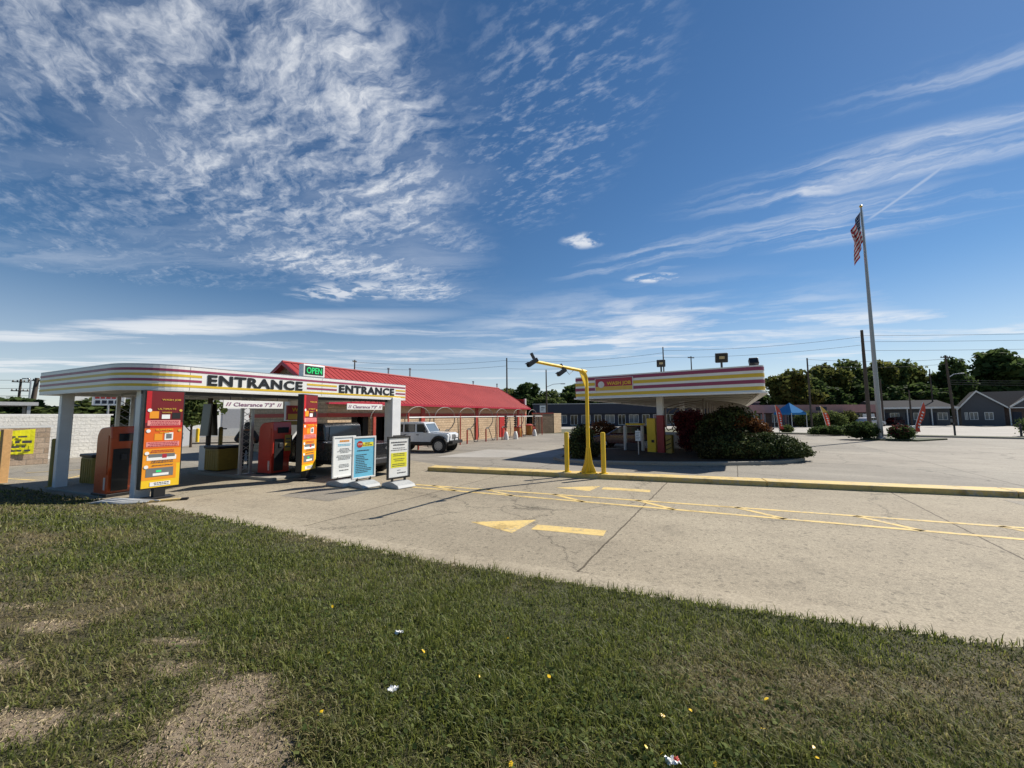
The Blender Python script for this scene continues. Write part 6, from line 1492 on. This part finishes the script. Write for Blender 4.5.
MB().box(-.6, 9.3, -1.75, -1.62, 2.75, 3.05).build('gutter', 'trim', mo)
for k in range(4): MB().box(k*3+.1, k*3+.22, -1.6, -1.48, 0, 2.95).build('post', 'trim', mo)
for k in range(3): bwin(mo, k*3+1.5, k*3+2.7, .9, 2.1, -.004); MB().box(k*3+.5, k*3+1.3, -.05, -.004, .05, 2.1).build('door', 'navy', mo)
ho = thing('gabled_house', 'dark grey sided house with white trimmed gables at the right edge', 'house', (73.2, 63.0, 0), R(-44))
GW, GA, GX, EV = 4.4, 5.3, 1.75, 2.95            # gable width, apex height, apex position, eave height
MB().box(0, GW, 0, 9, 0, EV).build('wall', 'slate', ho)
m = MB(); m.add([(0, 0, EV), (GW, 0, EV), (GX, 0, GA), (0, .2, EV), (GW, .2, EV), (GX, .2, GA)], [(0, 1, 2), (5, 4, 3), (0, 3, 4, 1), (1, 4, 5, 2), (2, 5, 3, 0)]); m.build('gable', 'slate', ho)
m = MB(); m.side([(-.4, EV-.35), (GX, GA+.22), (GW+.35, EV-.1), (GW+.35, EV-.25), (GX, GA+.05), (-.4, EV-.5)], -.3, 6); m.build('roof', 'shingle', ho)
m = MB(); m.side([(-.42, EV-.55), (-.42, EV-.3), (GX, GA+.3), (GW+.37, EV-.05), (GW+.37, EV-.3), (GX, GA+.02)], -.42, -.31); m.build('barge_board', 'trim', ho)
for a_, b_ in ((.35, .7), (.85, 1.75), (2.4, 3.3)): bwin(ho, a_, b_, .9, 2.1, -.004)
MB().box(GW+.02, 15, 1.2, 9, 0, EV).build('wall', 'brickdark', ho, uv=True)
m = MB(); m.add([(GW+.2, .6, EV-.05), (15.5, .6, EV-.05), (15.5, 4.2, GA+.15), (GX, 4.2, GA+.15), (15.5, 9, EV), (GW+.2, 9, EV)], [(0, 1, 2, 3), (3, 2, 4, 5)]); m.build('roof', 'shingle', ho)
m = MB(); m.side([(5.4, EV), (9.4, EV), (7.4, 4.75)], .35, 3.0); m.build('dormer', 'slate', ho)
m = MB(); m.side([(5.0, EV-.25), (5.0, EV+.0), (7.4, 5.05), (9.8, EV+.0), (9.8, EV-.25), (7.4, 4.75)], .1, .34); m.build('barge_board', 'trim', ho)
m = MB(); m.side([(5.0, EV+.02), (7.4, 5.08), (9.8, EV+.02), (9.8, EV-.06), (7.4, 5.0), (5.0, EV-.06)], .35, 3.4); m.build('dormer_roof', 'shingle', ho)
bwin(ho, 6.9, 7.9, 3.25, 4.15, .345); bwin(ho, 7.4, 8.5, .9, 2.2, 1.196); bwin(ho, 9.4, 10.6, .9, 2.2, 1.196); MB().box(5.3, 6.2, 1.14, 1.196, .05, 2.1).build('door', 'navy', ho); MB().box(4.9, 9.9, .3, .42, 2.68, 2.85).build('porch_beam', 'trim', ho)
for x in (5.0, 9.8): MB().box(x-.07, x+.07, .32, .44, 0, 2.68).build('porch_post', 'trim', ho)
nb = thing('navy_building', 'long navy flat roofed shop building behind the gantry and striped canopy', 'building', (4.5, 76, 0), R(-3))
MB().box(0, 42, 0, 10, 0, 2.5).build('wall', 'navy', nb); MB().box(-.4, 42.4, -.8, 10, 2.45, 4.3).build('roof_fascia', 'navy', nb); MB().box(-.5, 42.5, -.95, 10, 4.3, 4.42).build('roof_edge', 'basegrey', nb)
for k in range(8): bwin(nb, 4.4+k*4.6, 6.2+k*4.6, .55, 2.2, -.01); bwin(nb, 6.9+k*4.6, 8.3+k*4.6, .2, 2.2, -.01, 'glass')
wsn = thing('square_sign', 'white square roadside sign with dark marks beyond the block enclosure', 'sign', (4.75, 60, 0), 0)
MB().tube([(0, 0, 0), (0, 0, 2.7)], .08, 6).build('post', 'darkmetal', wsn); sgn = MB().box(-.45, .45, -.08, .08, 2.6, 3.7).build('panel', 'paper', wsn)
m = MB(); m.box(-.25, .3, -.09, -.081, 3.25, 3.4); m.box(-.3, .1, -.09, -.081, 2.95, 3.05); m.build('marks', 'pgrey', sgn)
# parked cars and people-high clutter far right, chain fence posts
lowcar('parked_car', 'silver car parked in front of the pink building', (57.3, 62, 0), R(15), 'carsilver', 'cars parked along the far buildings')
lowcar('parked_car', 'dark red car parked before the grey motel', (66.4, 66.5, 0), R(10), 'carred', 'cars parked along the far buildings')
lowcar('parked_car', 'white car parked between the motel and the leaning pole', (78.6, 68.6, 0), R(95), 'jeepwhite', 'cars parked along the far buildings')
gf = thing('guard_cable_fence', 'low fence of four dark posts joined by a cable along the far verge', 'fence', (39.0, 34.2, 0), R(-42))
for k in range(4): MB().box(k*3.6-.06, k*3.6+.06, -.06, .06, 0, 1.15).build('post', 'darkmetal', gf)
for k in range(3): MB().tube([(k*3.6, 0, 1.0), (k*3.6+1.8, 0, .86), (k*3.6+3.6, 0, 1.0)], .02, 5).build('cable', 'darkmetal', gf)
ub = thing('utility_box', 'grey metal utility box on a post between the shrub and orange banner', 'utility box', (30.75, 29.8, .1), .3); MB().box(-.16, .16, -.1, .1, .45, 1.0).build('cabinet', 'steel', ub, bevel=.01); MB().tube([(0, 0, 0), (0, 0, .46)], .04, 6).build('post', 'steel', ub)

# ================================================================== LEFT EDGE
ww = thing('white_block_wall', 'long white split face block wall at the left, behind the columns', 'wall', (-29, 14, 0), 0)
wallseg((0, 0), (5.6, 8.5), 2.32, .25).build('block_face', 'whiteblock', ww, uv=True); wallseg((-.05, -.05), (5.65, 8.6), 2.40, .33, 2.325).build('coping', 'whitewall', ww)
bw = thing('tan_brick_wall', 'low tan brick wall in front of the white wall carrying the yellow banner', 'wall', (-24.8, 15.7, 0), 0)
wallseg((0, 0), (2.5, 3.0), 1.72, .28).build('brick_face', 'brick', bw, uv=True); wallseg((-.06, -.06), (2.56, 3.06), 1.82, .40, 1.725).build('coping', 'whitewall', bw)
bd = Vector((2.5, 3.0)).normalized(); ba = math.atan2(bd.y, bd.x)
bn = thing('banner', 'bright yellow vinyl banner with black lettering lines hung on the tan brick wall', 'banner', (-24.8+bd.x*2.2+.03, 15.7+bd.y*2.2-.03, 0), ba)
m = MB(); nx = 16; vs = []
for j in range(7):
    for i in range(nx+1):
        u = i/nx; v = j/6; vs.append((-1.1+u*2.35, -.04-.03*math.sin(u*11+v*3), 1.62-v*1.15-.06*math.sin(u*math.pi)*(1-v)+.05*u))
for j in range(6):
    for i in range(nx): m.add([vs[j*(nx+1)+i], vs[j*(nx+1)+i+1], vs[(j+1)*(nx+1)+i+1], vs[(j+1)*(nx+1)+i]], [(0, 1, 2, 3)])
bnc = m.build('cloth', 'banner', bn); so_ = bnc.modifiers.new('s', 'SOLIDIFY'); so_.thickness = .01
m = MB(); rr = random.Random(12)
for z, hh in ((1.32, .035), (1.08, .06), (.86, .045), (.68, .04)):
    x = -.95
    while x < 1.0: l = rr.uniform(.1, .3); m.box(x, x+l, -.085, -.080, z-hh, z+hh); x += l+.07
m.build('letter_lines', 'ink', bnc)
wp = thing('timber_post', 'raw timber post standing in the sun at the left edge', 'post', (-17.1, 13.1, 0), R(-20)); MB().box(-.1, .1, -.1, .1, 0, 1.78).build('post', 'wood', wp, bevel=.01); MB().box(-.6, -.1, -.05, .05, 1.3, 1.38).build('rail', 'wood', wp)
sh = thing('flat_shelter', 'flat roofed open shelter beyond the white wall at the far left', 'shelter', (-48.6, 29, 0), R(55))
MB().box(-8, 8, -2.5, 2.5, 3.35, 3.65).build('roof', 'basegrey', sh)
for x in (-7.5, 0, 7.5):
    for y in (-2.2, 2.2): MB().box(x-.1, x+.1, y-.1, y+.1, 0, 3.35).build('post', 'steel', sh)
sb = thing('dark_shed', 'dark grey shed and window block seen above the orange kiosk', 'shed', (-26.0, 27.8, 0), R(25)); MB().box(-1.2, 1.6, 0, 3, 0, 3.6).build('wall', 'door', sb); MB().box(-1.3, 1.7, -.1, 3.1, 3.6, 3.75).build('roof', 'darkmetal', sb); bwin(sb, -.8, .3, 1.6, 2.6, -.01)
bs = thing('roadside_sign', 'white sign with red and blue lettering seen between lattice mast and kiosk', 'sign', (-26.2, 25.0, 0), R(35)); MB().tube([(0, 0, 0), (0, 0, 3.0)], .06, 6).build('post', 'steel', bs)
p_ = MB().box(-.75, .75, -.05, .05, 3.0, 3.75).build('panel', 'paper', bs); m = MB()
for k in range(5): m.box(-.62+k*.25, -.42+k*.25, -.057, -.051, 3.42, 3.64)
m.build('red_marks', 'red', p_); m = MB()
for k in range(4): m.box(-.6+k*.3, -.38+k*.3, -.057, -.051, 3.1, 3.32)
m.build('blue_marks', 'navy', p_)
wbg = thing('white_warehouse', 'tall white building with grey roller doors seen under the canopy', 'building', (-42, 36, 0), R(50))
MB().box(0, 24, 0, 8, 0, 5.4).build('wall', 'whitewall', wbg); MB().box(-.2, 24.2, -.15, 8.2, 5.4, 5.6).build('roof_edge', 'basegrey', wbg)
for a, b in ((12.3, 14.3), (16.5, 17.6), (7.5, 9.6)): d_ = MB().box(a, b, -.06, -.004, .05, 3.2).build('roller_door', 'door', wbg)
MB().box(3.2, 5.4, -.6, -.004, 0, 4.6).build('stair_tower', 'door', wbg)
MB().box(-.1, 24.1, -.10, -.004, 0, .9).build('dado', 'basegrey', wbg)
ys = thing('bollard', 'short bright yellow bollard by the white warehouse seen under the canopy', 'bollard', (-27.2, 33.5, 0), 0); MB().lathe([(.13, 0), (.13, 1.2), (.0, 1.28)], 12).build('tube', 'yellow', ys, smooth=True)
ribbon('kerb', (-42, 27.5), (-13, 36.0), .5, .12, 'kerbgrey')
sgl = thing('service_sign', 'red and yellow price sign with a grey box under the right half of the canopy', 'sign', (-9.15, 16.6, 2.0), R(58)); 
MB().box(-.55, .55, -.04, .04, .0, .62).build('panel', 'stripe_red2', sgl); MB().box(-.5, .5, -.047, -.041, .03, .26).build('yellow_field', 'gold', sgl); MB().box(-.75, .6, -.05, .05, -.2, -.03).build('valance', 'yellowdirty', sgl)
MB().box(-.03, .03, -.03, .03, .62, .9).build('hanger', 'darkmetal', sgl)
text('lettering', 'WASH', .7, .16, 'pyellow', sgl, (0, -.05, .44), bold=.02)
